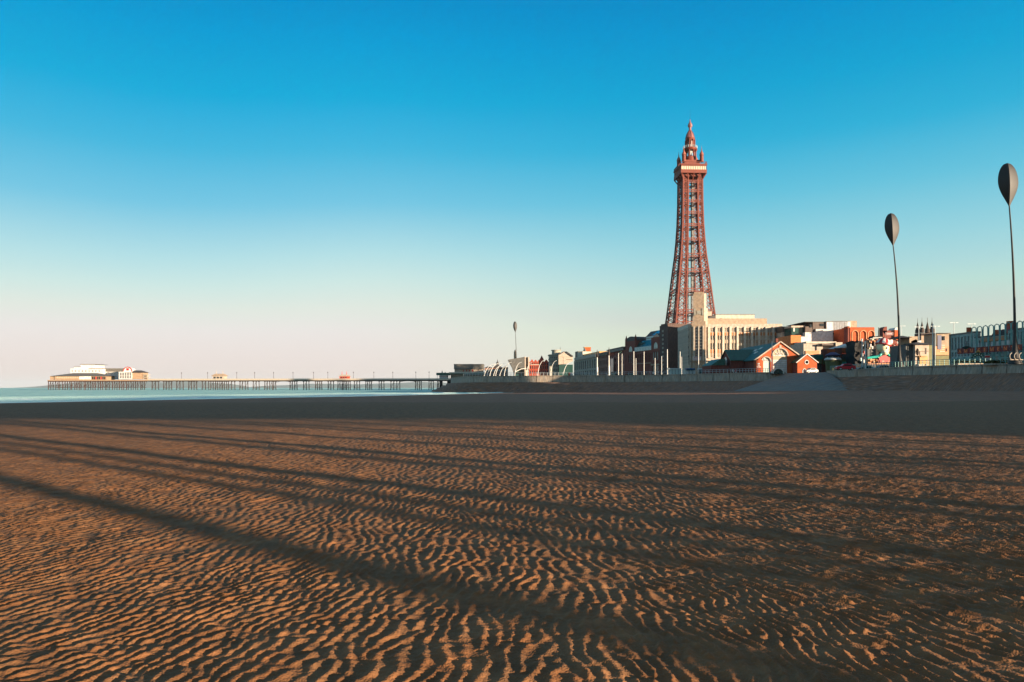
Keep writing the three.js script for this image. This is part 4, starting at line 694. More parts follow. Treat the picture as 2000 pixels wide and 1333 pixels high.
{ // arcade front with dark rockwork
  const D = 224, o = thing('rockwork_arcade', 'black rockwork arcade front with round-topped towers behind the skull', 'building');
  const rock = (x0, x1, y0, y1, z0, d, seed) => { const g = new THREE.BoxGeometry(x1 - x0, y1 - y0, d, 8, 10, 4), p = g.attributes.position, n = createNoise2D(rng(seed)); for (let i = 0; i < p.count; i++) { const a = p.getX(i), b = p.getY(i), c = p.getZ(i); p.setXYZ(i, a + 0.35 * n(b * 0.6, c), b + (b > 0 ? 0.5 : 0.1) * n(a * 0.7, c + 3), c + 0.5 * n(a * 0.5, b * 0.5)); } g.computeVertexNormals(); return g.translate((x0 + x1) / 2, (y0 + y1) / 2, z0 - d / 2); };
  part(o, 'rockwork', [rock(X(1664, D), X(1692, D), GROUND - 0.2, Y(667, D), -D + 2, 6, 41), rock(X(1690, D), X(1758, D), GROUND - 0.2, Y(668, D), -D, 8, 42), rock(X(1755, D), X(1784, D), GROUND - 0.2, Y(664, D), -D - 2, 8, 43), rock(X(1712, D), X(1733, D), Y(672, D), Y(657, D), -D - 1, 4, 44)], mat('black rockwork', 0x262322, 0.9));
  const c = X(1739.5, D), r = X(1747.5, D) - c;
  part(o, 'round_topped_tower', [new THREE.CylinderGeometry(r, r, 3, 24, 1, false, 0, Math.PI).rotateX(Math.PI / 2).rotateZ(Math.PI).rotateX(0).rotateZ(Math.PI / 2 * 0).translate(c, Y(645, D), -D - 3.5)].map(g => g), mBrickDark);
  part(o, 'tower_shaft', box(c - r, c + r, Y(668, D), Y(645, D), -D - 5, -D - 2), mBrickDark);
  part(o, 'mast', cyl(X(1723.3, D), Y(660, D), Y(639, D), -D - 2, 0.2, 0.14, 8), mBlack);
  part(o, 'platform', [bb(1706, 1724, 659, 660, D - 0.5, 1), bb(1700, 1716, 661.6, 662.6, D - 0.4, 1)], mPole);
  const rc = rng(71), tones = [mBone, mBrownPanel, mSalmon, mGreyGreen, mBrickDark, mTan, mWhite, mRedPaint, mGlassPale];
  for (let i = 0; i < 70; i++) {                          // lanterns, barrels, planks and figures fixed all over the rock face
    const px = 1666 + rc() * 118, py = 666 + rc() * 46, k = rc(), q = V(X(px, D), Y(py, D), -D + 0.9 + 1.2 * (px < 1692 ? 1.8 : px > 1757 ? -0.9 : 0)), m = tones[Math.floor(rc() * tones.length)];
    part(o, k < 0.35 ? 'barrel' : k < 0.7 ? 'plank' : 'lantern', k < 0.35 ? cyl(q.x, q.y - 0.5, q.y + 0.5, q.z, 0.3, 0.3, 10) : k < 0.7 ? box(q.x - 0.12 - rc() * 0.3, q.x + 0.15 + rc() * 0.3, q.y - 0.2 - rc(), q.y + 0.3 + rc(), q.z - 0.6, q.z) : blobby(q.x, q.y, q.z, 0.22, 0.28), m);
  }
  for (let i = 0; i < 5; i++) part(o, 'flank_ornament', new THREE.SphereGeometry(0.35, 8, 6).translate(X(1694 + i * 3.4, D - 1), Y(664 + (i % 3) * 2.6, D - 1), -D + 1.1), i % 2 ? mBone : mSalmon); }
{ const D = 232, o = thing('round_topped_kiosk', 'orange brick tower with white rounded roof behind the black mast', 'tower'), c = X(1753, D), r = X(1758, D) - c;
  part(o, 'wall', box(c - r, c + r, GROUND, Y(645, D), -D - 4, -D), mBrick); part(o, 'roof', new THREE.CylinderGeometry(r, r, 4, 20, 1, false, Math.PI / 2, Math.PI).rotateX(Math.PI / 2).translate(c, Y(645, D) + 0.01, -D - 2), mWhite); }
function sign(D, p0, p1, y0, y1, text, fg, bg, label, name = 'shop_sign', th = 0.25, fs = 0.62, font = 'bold') {
  const o = thing(name, label, 'sign'), w = X(p1, D) - X(p0, D), h = Y(y0, D) - Y(y1, D);
  const cv = document.createElement('canvas'); cv.width = 256; cv.height = Math.max(32, Math.round(256 * h / w)); const c = cv.getContext('2d');
  c.fillStyle = bg; c.fillRect(0, 0, cv.width, cv.height); c.fillStyle = fg; c.textAlign = 'center'; c.textBaseline = 'middle';
  const lines = Array.isArray(text) ? text : [text]; lines.forEach((t, i) => { c.font = `${font} ${Math.round(cv.height * fs / lines.length)}px sans-serif`; c.fillText(t, cv.width / 2, cv.height * (i + 0.5) / lines.length, cv.width * 0.94); });
  const tx = new THREE.CanvasTexture(cv); tx.colorSpace = THREE.SRGBColorSpace;
  part(o, 'board', bb(p0, p1, y0, y1, D, th), mGreyDark);
  const m = new THREE.Mesh(new THREE.PlaneGeometry(w * 0.98, h * 0.96).translate((X(p0, D) + X(p1, D)) / 2, (Y(y0, D) + Y(y1, D)) / 2, -D + 0.012), new THREE.MeshStandardMaterial({ map: tx, roughness: 0.5 })); m.name = 'sign_face'; m.castShadow = m.receiveShadow = true; o.add(m); return o;
}
{ // skull attraction
  const D = 213, s = D / F, o = thing('skull_ornament', 'giant skull in red striped headscarf above turquoise drapes', 'ornament', [X(1725, D), 0, -D]);
  const yy = p => Y(p, D);
  const blob = (fn, seg = 24) => { const g = new THREE.SphereGeometry(1, seg, seg), p = g.attributes.position; for (let i = 0; i < p.count; i++) { const v = fn(V().fromBufferAttribute(p, i)); p.setXYZ(i, v.x, v.y, v.z); } g.computeVertexNormals(); return g; };
  const skull = part(o, 'skull', [blob(v => V(v.x * 1.15, v.y * 1.2 + (v.y < -0.3 ? -0.1 : 0), v.z * 1.2)).translate(0, yy(679), 0), blob(v => V(v.x * 0.72, v.y * 0.62, v.z * 0.75)).translate(0.12, yy(686.5), 0.45), blob(v => V(v.x * 0.5, v.y * 0.9, v.z * 0.5)).translate(0, yy(692), -0.1)], mBone);
  for (const x of [-0.28, 0.52]) part(skull, 'eye_socket', blob(v => V(v.x * 0.27, v.y * 0.26, v.z * 0.16), 12).translate(x, yy(677.5), 1.1), mBlack);
  part(skull, 'nose_hole', blob(v => V(v.x * 0.13, v.y * 0.2, v.z * 0.12), 10).translate(0.14, yy(681.5), 1.16), mBlack);
  part(skull, 'teeth', Array.from({ length: 7 }, (_, i) => box(-0.32 + i * 0.14, -0.22 + i * 0.14, yy(686.5), yy(684.6), 1.05, 1.17)), mWhite); part(skull, 'jaw_gap', box(-0.4, 0.62, yy(687.2), yy(686.7), 1.0, 1.15), mBlack);
  const N = 11; for (let i = 0; i < N; i++) { const a0 = -Math.PI * 0.9 + i * Math.PI * 1.6 / N, g = new THREE.SphereGeometry(1.36, 6, 12, a0 + 1.4, Math.PI * 1.6 / N, 0, Math.PI * 0.52); part(o, 'headscarf_stripe', g.scale(1.02, 1.02, 1.05).rotateZ(-0.25).translate(0.05, yy(677), 0), i % 2 ? mWhite : mRedPaint); }
  part(o, 'scarf_band', new THREE.TorusGeometry(1.36, 0.14, 8, 28).rotateX(Math.PI / 2).rotateZ(-0.25).translate(0.05, yy(677), 0), mRedPaint);
  const skullAt = yy(680); for (const m of o.children) { m.scale.setScalar(1.55); m.position.set(0, skullAt * (1 - 1.55) + 0.25, 0); }
  const drape = (dir) => tube([V(dir * 0.8, yy(691), 0.7), V(dir * 1.5, yy(695), 0.8), V(dir * 2.4, yy(697.5), 0.7), V(dir * 3.6, yy(698.5), 0.6), V(dir * 5.1, yy(700), 0.4)], 0.42, 20, 8);
  part(o, 'drape', drape(-1), mTealBright); part(o, 'drape', drape(1), mTealBright);
  part(o, 'drape_end', [lathe([[0.5, 0], [0.4, -0.8], [0.15, -1.4]], 8).translate(5.0, yy(700), 0.4)], mTealBright);
  const ss = new THREE.Shape(); ss.moveTo(-1.9, 0); ss.lineTo(1.9, 0); ss.lineTo(1.9, 1.5); ss.absarc(0, 1.3, 1.9, 0.1, Math.PI - 0.1, false); ss.lineTo(-1.9, 0);
  part(o, 'base', [box(-4.9, 4.9, yy(712), yy(702), -1.4, 0.5)], mSalmon); part(o, 'plinth', box(-5.2, 5.3, GROUND, yy(712), -1.5, 0.7), mBlack);
  part(o, 'emblem_shield', new THREE.ExtrudeGeometry(ss, { depth: 0.3, bevelEnabled: false }).scale(1, 0.72, 1).translate(0.2, yy(709), 0.55), mRedPaint);
  for (let i = 0; i < 6; i++) part(o, 'carving', blob(v => v.multiplyScalar(0.42), 10).translate(-4.3 + i * (i > 2 ? 1.8 : 1.0), yy(705 + (i % 2) * 2), 0.6), i % 2 ? mTan : mSalmon);
  part(o, 'side_figure', [box(1.9, 4.4, yy(697), yy(680), -1.2, -0.2), blob(v => V(v.x * 0.45, v.y * 0.6, v.z * 0.4), 12).translate(2.5, yy(690), 0)], mTan); part(o, 'side_figure', box(-4.6, -2.0, yy(697), yy(682), -1.3, -0.4), mGreyDark);
  part(o, 'drum', [cyl(2.6, yy(672), yy(664), -0.6, 0.75, 0.75, 16)], mWhite); part(o, 'canopy', [blob(v => V(v.x * 1.7, v.y * 1.3, v.z * 1.2), 14).translate(3.6, yy(672), -1.2)], mBrickDark);
  for (let i = 0; i < 7; i++) part(o, 'bulb', new THREE.SphereGeometry(0.14, 8, 6).translate(2.2 + i * 0.45, yy(675 - (i % 3) * 2), 0.1), i % 2 ? mWhite : mRedPaint);
}
sign(211.9, 1715.5, 1736, 703.5, 708.5, 'OS', '#e9b9a0', '#8e1b18', 'red sign with pale letters on the skull attraction', 'skull_sign');
sign(222, 1729.5, 1745.5, 649, 655.5, 'SSON', '#e9a9a0', '#5a2a2c', 'pink lettered sign on the dark round-topped tower', 'tower_sign');
{ const D = 188, o = thing('tudor_house', 'cream and timber house with dark hipped roofs beside the skull attraction', 'building');
  part(o, 'front_wall', bb(1788, 1815, 673, 726, D, 5), mCream); part(o, 'front_roof', hip(X(1779, D), X(1820, D), -D - 7, -D + 1, Y(673.5, D), Y(668, D), 2.6), mSlate);
  part(o, 'side_wall', bb(1770, 1788.1, 674, 726, D + 1, 8), mGreyDark); part(o, 'rear_wall', bb(1777, 1793, 657.5, 674, D + 4, 5), mTan); part(o, 'rear_roof', hip(X(1770, D), X(1796, D), -D - 10, -D - 3, Y(658, D), Y(653.6, D), 2), mSlate);
  part(o, 'white_gable', prism([[X(1797, D), Y(672, D)], [X(1817, D), Y(672, D)], [X(1817, D), Y(663, D)], [X(1812, D), Y(664.6, D)], [X(1806, D), Y(661, D)], [X(1797, D), Y(665, D)]], 1).translate(0, 0, -D - 4), mWhite);
  part(o, 'timber', [bb(1788.6, 1814, 686.2, 687, D - 0.08, 0.14), bb(1797, 1797.8, 687, 695, D - 0.08, 0.14), bb(1808, 1810.4, 680, 692, D - 0.09, 0.2)], mBrownPanel); part(o, 'porch_hood', [bb(1796, 1812, 695.2, 697, D - 0.9, 0.9)], mGold); part(o, 'lower_front', bb(1797, 1813, 697, 714, D - 0.4, 0.4), mGold);
  part(o, 'side_figure', blobby(X(1790, D), Y(688, D), -D + 0.6, 0.38, 1.0), mIronDark); part(o, 'east_wall', bb(1815.1, 1822, 674.5, 726, D + 0.6, 5), mOlive);
  part(o, 'step', [bb(1794, 1812, 712, 714, D - 1.6, 1.2), bb(1794, 1813, 714.2, 717, D - 2.2, 1.6), bb(1795, 1812, 717.2, 721, D - 2.8, 2)], mCreamPale); }
function blobby(x, y, z, r, h) { const g = new THREE.SphereGeometry(1, 12, 12).scale(r, h, r); return g.translate(x, y, z); }
{ const D = 420, o = thing('church_tower', 'church tower with four dark pinnacles behind the tudor house', 'church'), x = p => X(p, D);
  const a = x(1800), b = x(1826), z0 = -D - (b - a) * 0.8;
  part(o, 'shaft', box(a, b, GROUND, Y(655, D), z0, -D), mTan); part(o, 'parapet', box(a - 0.2, b + 0.2, Y(656, D), Y(651, D), z0 - 0.2, -D + 0.2), mat('sooty stone', 0x4e3f38, 0.9));
  for (const [px, z] of [[a + 1, -D - 1], [b - 1, -D - 1], [a + 1, z0 + 1], [b - 1, z0 + 1], [(a + b) / 2, -D - 0.6]]) part(o, 'pinnacle', lathe([[1.4, 0], [1.35, 2.2], [1.0, 2.6], [0.25, 6.2], [0.1, 7], [0.06, 9.4]], 8).translate(px, Y(650, D), z), M['sooty stone']);
  part(o, 'belfry_window', bb(1808, 1811, 652.5, 655, D - 0.3, 0.1), mGlass); part(o, 'belfry_window', bb(1815, 1818, 652.5, 655, D - 0.3, 0.1), mGlass); }
// ------------------------------------------------------------------ amusement arcade: west front at the frontage line
{
  const xw = 111, o = thing('amusement_arcade', 'pale green amusement arcade front with red lettered panels above teal shutters', 'building'), z = px => -xw * F / (px - 1000);
  const dAt = px => xw * F / (px - 1000), zz0 = z(1857), zz1 = z(2000) + 6, L = zz1 - zz0;
  const zm = z(1903), zr = z(1968);
  part(o, 'core', box(xw + 0.5, xw + 1.6, GROUND, 14.6, zz0, zm), mGreyGreen); part(o, 'core', box(xw + 0.5, xw + 4, GROUND, 13.3, zm + 0.02, zr), mGreyGreen); part(o, 'core', box(xw + 0.5, xw + 4, GROUND, 14.2, zr + 0.02, zz1), mGreyGreen);
  part(o, 'south_return', box(xw - 0.2, xw + 1.6, GROUND, 15, zz0 - 0.3, zz0 - 0.02), mTan);
  const pale = mat('pale green render', 0x9fb0a8, 0.7);
  for (const [a, b, h, n] of [[zz0, zm, 9.0, 7], [zm + 0.02, zr, 7.7, 9], [zr + 0.02, zz1, 8.6, 9]]) face(o, 'w', a, GROUND, b - a, h, [...grid(0.35, 5.3, n, 1, (b - a - 0.4) / n, 0, (b - a) / n * 0.55, h - 5.9), ...grid(0.35, 3.5, n, 1, (b - a - 0.4) / n, 0, (b - a) / n * 0.6, 1.2)], pale, mGlass, mGalv, xw + 0.45, { th: 0.35, ft: 0.07 });
  for (let i = 0; i < 9; i++) part(o, 'sunlit_look_panel', box(xw - 0.25, xw + 0.09, GROUND + 4.9, GROUND + 6.4, z(1908 + i * 10), z(1914.5 + i * 10)), mWhite); part(o, 'orange_band', box(xw - 0.27, xw + 0.09, GROUND + 6.6, GROUND + 7.5, z(1918), z(1967)), mSalmon);  // white panels paint the look of sunlit wall between the posts
  for (let i = 0; i < 12; i++) { const a = zz0 + 0.6 + i * (L - 1) / 12; const sh = part(o, 'shutter', box(xw - 0.05, xw + 0.09, GROUND + 0.4, GROUND + 3.3, a, a + (L - 1) / 12 - 0.3), mTeal); part(sh, 'slat', Array.from({ length: 5 }, (_, k) => box(xw - 0.1, xw - 0.051, GROUND + 0.6 + k * 0.55, GROUND + 0.72 + k * 0.55, a, a + (L - 1) / 12 - 0.3)), mGlassTeal); }
  part(o, 'roof', box(xw, xw + 1.7, 14.62, 15, zz0, zm), mLead); part(o, 'roof', box(xw, xw + 4.3, 13.32, 13.6, zm + 0.1, zr), mSlate); part(o, 'roof', box(xw, xw + 4.3, 14.22, 14.5, zr + 0.1, zz1), mLead);
  part(o, 'chimney', box(xw + 2, xw + 3.4, 13.6, 16.6, z(1949), z(1956)), mBrick); part(o, 'chimney', box(xw + 0.5, xw + 1.4, 15, 16.2, z(1884), z(1887)), mBrick); part(o, 'gablet', prism([[0, 0], [2.6, 0], [1.3, 1.3]], 2).rotateY(-Math.PI / 2).translate(xw + 2.2, 13.62, z(1932)), mSlate); part(o, 'gablet', prism([[0, 0], [2.6, 0], [1.3, 1.4]], 2).rotateY(-Math.PI / 2).translate(xw + 2.2, 13.62, z(1918)), mBrick);
  part(o, 'rooftop_sign', box(xw + 0.2, xw + 0.5, 13.6, 15.2, z(1964), z(1975)), mRedPaint);
}
{ const D = 194, o = thing('orange_corner_shop', 'sunlit orange shop corner with navy banner at the arcade end', 'building');
  part(o, 'wall', bb(1827, 1857, 677, 694, D, 6), mSalmon); part(o, 'upper_wall', bb(1830, 1857, 651.6, 677, D + 0.5, 6), mTan); part(o, 'roof', bb(1828, 1858, 650.6, 651.8, D - 0.2, 7), mSlate); part(o, 'shutter', bb(1829, 1856, 694.2, 728, D + 0.6, 6), mOlive); part(o, 'window', bb(1842, 1846, 657, 665, D + 0.3, 0.2), mGlass); part(o, 'window', bb(1848.5, 1850, 681, 687, D - 0.1, 0.2), mGlass); part(o, 'louvre', [0, 1, 2, 3].map(i => bb(1836, 1846, 674 + i * 4, 675.6 + i * 4, D - 0.1, 0.2)), mCreamPale); }
sign(192.5, 1832, 1839.5, 655, 683, ['', ''], '#6a6aa8', '#262850', 'tall navy banner sign on the orange shop corner', 'banner_sign');
{ // letter panels, one thing each
  const xw = 107.4, word = 'AMUSEMENTS', px = [1881.5, 1893, 1904.5, 1919, 1930.5, 1944.5, 1957, 1971, 1985, 1997];
  [...word].forEach((ch, i) => {
    const D = xw * F / (px[i] - 1000), o = thing('letter_panel', `red arcade panel with the orange letter ${ch}, ${['first', 'second', 'third', 'fourth', 'fifth', 'sixth', 'seventh', 'eighth', 'ninth', 'tenth'][i]} of the word`, 'letter sign', [xw - 0.75, Y(mixf(686.5, 679, i / 9), D), -D]);
    o.rotation.y = -Math.PI / 2 + 0.5;
    const cv = document.createElement('canvas'); cv.width = cv.height = 96; const c = cv.getContext('2d'); c.fillStyle = '#6e1f16'; c.fillRect(0, 0, 96, 96); c.fillStyle = '#f0793a'; c.font = 'bold 82px sans-serif'; c.textAlign = 'center'; c.textBaseline = 'middle'; c.fillText(ch, 48, 50);
    const tx = new THREE.CanvasTexture(cv); tx.colorSpace = THREE.SRGBColorSpace;
    part(o, 'panel', box(-0.58, 0.58, -0.66, 0.66, -0.2, 0), mRedPaint);
    const m = new THREE.Mesh(new THREE.PlaneGeometry(1.13, 1.28).translate(0, 0, 0.01), new THREE.MeshStandardMaterial({ map: tx, roughness: 0.5 })); m.name = 'letter_face'; o.add(m);
    part(o, 'bracket', box(-0.05, 0.05, -0.05, 0.05, -3.2, -0.2), mSteel);
  });
}
{ // row of tall hooped light frames before the arcade
  const xw = 108, proto = thing('light_hoop', 'tall grey hooped light frame standing before the arcade front', 'light hoop', [0, 0, 0], 'hooped frames before the arcade');
  const pts = []; for (let i = 0; i <= 10; i++) { const a = Math.PI * i / 10; pts.push(V(-Math.cos(a) * 0.42, 9.6 + Math.sin(a) * 0.42, 0)); }
  part(proto, 'hoop', tube([V(-0.42, 0, 0), V(-0.42, 4, 0), ...pts, V(0.42, 4, 0), V(0.42, 0, 0)], 0.12, 40, 6), mTeal);
  for (let i = 0; i < 4; i++) part(proto, 'cross_bar', box(-0.4, 0.4, 1.5 + i * 1.8, 1.58 + i * 1.8, -0.04, 0.04), mTeal);
  for (let i = 0; i < 10; i++) { const px = 1903 + i * 11.2, D = xw * F / (px - 1000); (i ? copy(proto, [xw, GROUND, -D]) : (proto.position.set(xw, GROUND, -D), proto)).rotation.y = -0.75; }
}
{ // arched entrance sign
  const D = 150, o = thing('arch_sign', 'green arched sign with white letters above the promenade flower bed', 'sign', [X(1911, D), 0, -D]), y = p => Y(p, D);
  part(o, 'panel', (() => { const s = new THREE.Shape(); s.absarc(0, 0, 1.45, 0.15, Math.PI - 0.15, false); s.absarc(0, 0, 0.75, Math.PI - 0.2, 0.2, true); return new THREE.ExtrudeGeometry(s, { depth: 0.15, bevelEnabled: false }).translate(0, y(702), -0.1); })(), mat('dark green sign', 0x2c4a34, 0.6, null));
  [...'CASINO'].forEach((ch, i) => { const cv = document.createElement('canvas'); cv.width = cv.height = 64; const c = cv.getContext('2d'); c.fillStyle = '#2c4a34'; c.fillRect(0, 0, 64, 64); c.fillStyle = '#f4f1e4'; c.font = 'bold 56px sans-serif'; c.textAlign = 'center'; c.textBaseline = 'middle'; c.fillText(ch, 32, 34); const tx = new THREE.CanvasTexture(cv); tx.colorSpace = THREE.SRGBColorSpace; const a = Math.PI - 0.42 - i * 0.46; const m = new THREE.Mesh(new THREE.PlaneGeometry(0.42, 0.5).rotateZ(a - Math.PI / 2).translate(Math.cos(a) * 1.1, y(702) + Math.sin(a) * 1.1, 0.06), new THREE.MeshStandardMaterial({ map: tx, roughness: 0.6 })); m.name = 'letter'; o.add(m); });
  for (const x of [-1.35, 1.35]) part(o, 'post', cyl(x, GROUND, y(701), 0, 0.07, 0.07, 6), mOlive);
  part(o, 'crown', [blobby(0, y(702) + 1.75, 0, 0.22, 0.25), blobby(-0.4, y(702) + 1.55, 0, 0.14, 0.16), blobby(0.4, y(702) + 1.55, 0, 0.14, 0.16)], mGold);
}
{ const D = 146, o = thing('information_board', 'white information board with red header beside the arched sign', 'sign'); part(o, 'board', bb(1924, 1934.5, 695, 710.5, D, 0.2), mWhite); part(o, 'header', bb(1924.5, 1934, 695.3, 699, D - 0.03, 0.05), mRedPaint); part(o, 'print', [beam(V(X(1929, D), Y(709, D), -D + 0.05), V(X(1932.5, D), Y(703.5, D), -D + 0.05), 0.14), bb(1926.5, 1932.5, 702.5, 703.7, D - 0.04, 0.05)], mGreyDark); part(o, 'post', [bb(1923.4, 1924, 694.5, 714.5, D, 0.15), bb(1934.6, 1935.2, 694.5, 714.5, D, 0.15)], mGreyDark); }
sign(165, 1930, 1937.5, 671, 686, '', '#5a5a9a', '#23254c', 'small navy hanging sign before the arcade letters', 'hanging_sign');
{ const D = 160, o = thing('oval_sign', 'dark oval sign with pale centre hung over the arcade letters', 'sign', [X(1889, D), Y(679.5, D), -D]); part(o, 'panel', new THREE.CylinderGeometry(1.05, 1.05, 0.16, 28).rotateX(Math.PI / 2).scale(1, 0.32, 1), mBlack); part(o, 'face', new THREE.CylinderGeometry(0.8, 0.8, 0.05, 28).rotateX(Math.PI / 2).scale(1, 0.24, 1).translate(0, 0, 0.1), mGlassTeal); part(o, 'hanger', box(-0.05, 0.05, 0.3, 1.6, -0.05, 0.05), mSteel); }

// ------------------------------------------------------------------ northern seafront
{ const D = 560, o = thing('pier_gateway_hall', 'pavilion with long grey box roof and pale walls at the pier gateway', 'building');
  part(o, 'wall', bb(887.5, 943, 720.6, 741, D, 18), mCream); part(o, 'roof', bb(886.5, 944, 712, 720.8, D - 1.2, 21), mLead); part(o, 'rim', [bb(886, 944.4, 711.5, 712.3, D - 1.6, 22), bb(886, 944.4, 720.8, 721.4, D - 1.5, 22)], mGreyDark);
  for (let i = 0; i < 9; i++) part(o, 'window', bb(901 + i * 3, 903 + i * 3, 722.4, 726, D - 0.2, 0.3), i % 2 ? mRedPaint : mGlassWarm);
  part(o, 'canopy', bb(877, 946, 727.4, 729.6, D - 5, 6), mCreamPale); part(o, 'canopy_edge', bb(876, 946, 729.6, 731, D - 5.2, 6), mGreen); part(o, 'lower_wall', bb(880, 945, 731, 741, D - 2, 4), mGlassTeal); }
{ const D = 520, x = X(1006, D), o = thing('war_memorial_obelisk', 'tall cream stone obelisk behind the grey angular pavilion', 'obelisk', [x, GROUND, -D]); const h = Y(682.5, D) - GROUND;
  part(o, 'shaft', [new THREE.CylinderGeometry(1.25, 1.75, h - 4.6, 4).rotateY(Math.PI / 4).translate(0, 2.6 + (h - 4.6) / 2, 0)], mTan); part(o, 'pyramidion', new THREE.CylinderGeometry(0.02, 1.24, 2, 4).rotateY(Math.PI / 4).translate(0, h - 1.01, 0), mTan); part(o, 'plinth', [box(-2.4, 2.4, 0, 1.4, -2.4, 2.4), box(-1.9, 1.9, 1.4, 2.6, -1.9, 1.9)], mTan); }
{ const D = 330, o = thing('angular_pavilion', 'dark grey angular pavilion with slanting roof and cream end wall', 'building'), x = p => X(p, D), y = p => Y(p, D);
  part(o, 'roof_shell', prism([[x(992), y(703)], [x(1000), y(718)], [x(1003), y(728)], [x(1008), y(728)], [x(1012), y(719)], [x(1024), y(719)], [x(1024.5), y(697.5)]], 14).translate(0, 0, -D), mGreyDark);
  part(o, 'end_wall', [bb(1024.6, 1027, 697, 738, D - 0.2, 12), bb(1031.5, 1034, 697.5, 722, D - 0.2, 12)], mCream); part(o, 'end_recess', bb(1027, 1031.5, 698, 738, D + 2.5, 9), mCream); part(o, 'glazing', bb(1005, 1024, 719.2, 740, D + 2, 8), mGlassTeal); part(o, 'strut', [beam(V(x(1006), y(727), -D + 0.3), V(x(1018), y(721), -D + 0.3), 0.35), beam(V(x(1018), y(721), -D + 0.3), V(x(1028), y(720), -D + 0.3), 0.35)], mPole); part(o, 'soffit', bb(1004, 1024, 728, 729, D, 13), mGreyDark); }
{ const D = 640, o = thing('terrace_row', 'distant brown terrace with dark slate roofs behind the white light arches', 'building');
  part(o, 'wall', [bb(947, 992, 719, 745, D, 12)], mBrickBrown); part(o, 'roof', [hip(X(946, D), X(962, D), -D - 13, -D + 1, Y(719, D), Y(716, D), 3), hip(X(961, D), X(982, D), -D - 13, -D + 1, Y(719, D), Y(713, D), 4), hip(X(981, D), X(993, D), -D - 13, -D + 1, Y(719, D), Y(715, D), 3)], mSlate); part(o, 'turret', lathe([[1.2, 0], [1.2, 2.5], [0.5, 3.5], [0.1, 5.5], [0, 6]], 8).translate(X(971.5, D), Y(713.5, D), -D - 5), mSlate);
  for (let i = 0; i < 12; i++) part(o, 'window', bb(950 + i * 3.5, 951.8 + i * 3.5, 722, 726, D - 0.1, 0.2), mGlassPale); }
{ const D = 735, o = thing('red_hotel', 'bright red brick hotel with gables and pointed turret', 'hotel'), x = p => X(p, D), y = p => Y(p, D);
  part(o, 'core', bb(1033.5, 1072, 707, 745, D + 0.02, 18), mRed);
  const w = x(1072) - x(1033.5); face(o, 's', x(1033.5), GROUND, w, y(707) - GROUND, [...grid(1, y(730) - GROUND, 9, 1, 2.3, 0, 1.1, 3.2), ...grid(1, y(721) - GROUND, 9, 1, 2.3, 0, 1.1, 3.2), ...grid(1, y(713.5) - GROUND, 9, 1, 2.3, 0, 1.1, 2.6)], mRed, mGlass, mCream, -D, { frames: false });
  for (const [c, hw, t] of [[1039, 3.5, 703], [1046, 3.2, 704], [1053, 3.2, 703.5], [1067, 3.6, 703.4]]) part(o, 'gable', prism([[x(c - hw), y(707)], [x(c + hw), y(707)], [x(c + hw * 0.6), y(704.6)], [x(c), y(t - 1)], [x(c - hw * 0.6), y(704.6)]], 6).translate(0, 0, -D + 0.4), mRed);
  part(o, 'turret', [cyl(x(1058), y(712), y(703), -D, 2.2, 2.2, 10)], mRed); part(o, 'turret_roof', cyl(x(1058), y(703), y(694.6), -D, 2.5, 0.05, 10), mat('tile roof', 0x8a3c2c, 0.8)); part(o, 'band', bb(1036, 1054, 712, 713.4, D - 0.6, 0.2), mCream); }
{ const D = 676, o = thing('domed_hotel', 'grey green hotel with round balustraded turret in shade', 'hotel'), x = p => X(p, D), y = p => Y(p, D);
  part(o, 'wall', bb(1073.5, 1092, 694, 745, D, 20), mGreyGreen); part(o, 'cornice', [bb(1072, 1093, 692.6, 694.2, D - 0.8, 21), bb(1072.5, 1092.5, 701, 701.8, D - 0.5, 20)], mGreyGreen); part(o, 'turret', [cyl(x(1087), y(694), y(685), -D - 4, 4.6, 4.4, 14), cyl(x(1087), y(685), y(683.6), -D - 4, 5.2, 5.2, 14)], mGreyGreen); part(o, 'finial', cyl(x(1095), y(690), y(677), -D - 6, 0.6, 0.1, 6), mIronDark);
  for (let r = 0; r < 4; r++) for (let c = 0; c < 5; c++) part(o, 'window', bb(1075.5 + c * 3.4, 1077 + c * 3.4, 697.5 + r * 8, 700.5 + r * 8, D - 0.1, 0.3), mGlass); }
{ const D = 668, o = thing('cream_gabled_hall', 'sunlit cream hall with wide curved gable on the seafront', 'building'), x = p => X(p, D), y = p => Y(p, D);
  part(o, 'gable', prism([[x(1091), y(712.5)], [x(1107), y(711)], [x(1119), y(706)], [x(1118.5), y(698)], [x(1113), y(692.5)], [x(1108), y(690.5)], [x(1106), y(688)], [x(1101), y(688)], [x(1098), y(691)], [x(1091), y(694)]], 14).translate(0, 0, -D), mCream);
  part(o, 'roof', [beam(V(x(1090), y(693.4), -D), V(x(1100), y(688), -D), 0.9, 3), beam(V(x(1107), y(688), -D), V(x(1119), y(696.6), -D), 0.9, 3), bb(1100, 1108, 687, 688.2, D - 0.5, 8)], mSlate); part(o, 'ground_floor', bb(1092, 1119, 712.6, 745, D + 3, 9), mGlassTeal); part(o, 'panel_joint', bb(1100, 1100.5, 697, 711, D - 0.05, 0.1), mBrownPanel); part(o, 'band', bb(1106, 1118, 702.6, 703.6, D - 0.1, 0.2), mBrownPanel); part(o, 'ledge', bb(1090, 1120, 697, 697.5, D - 0.2, 0.3), mTan); }
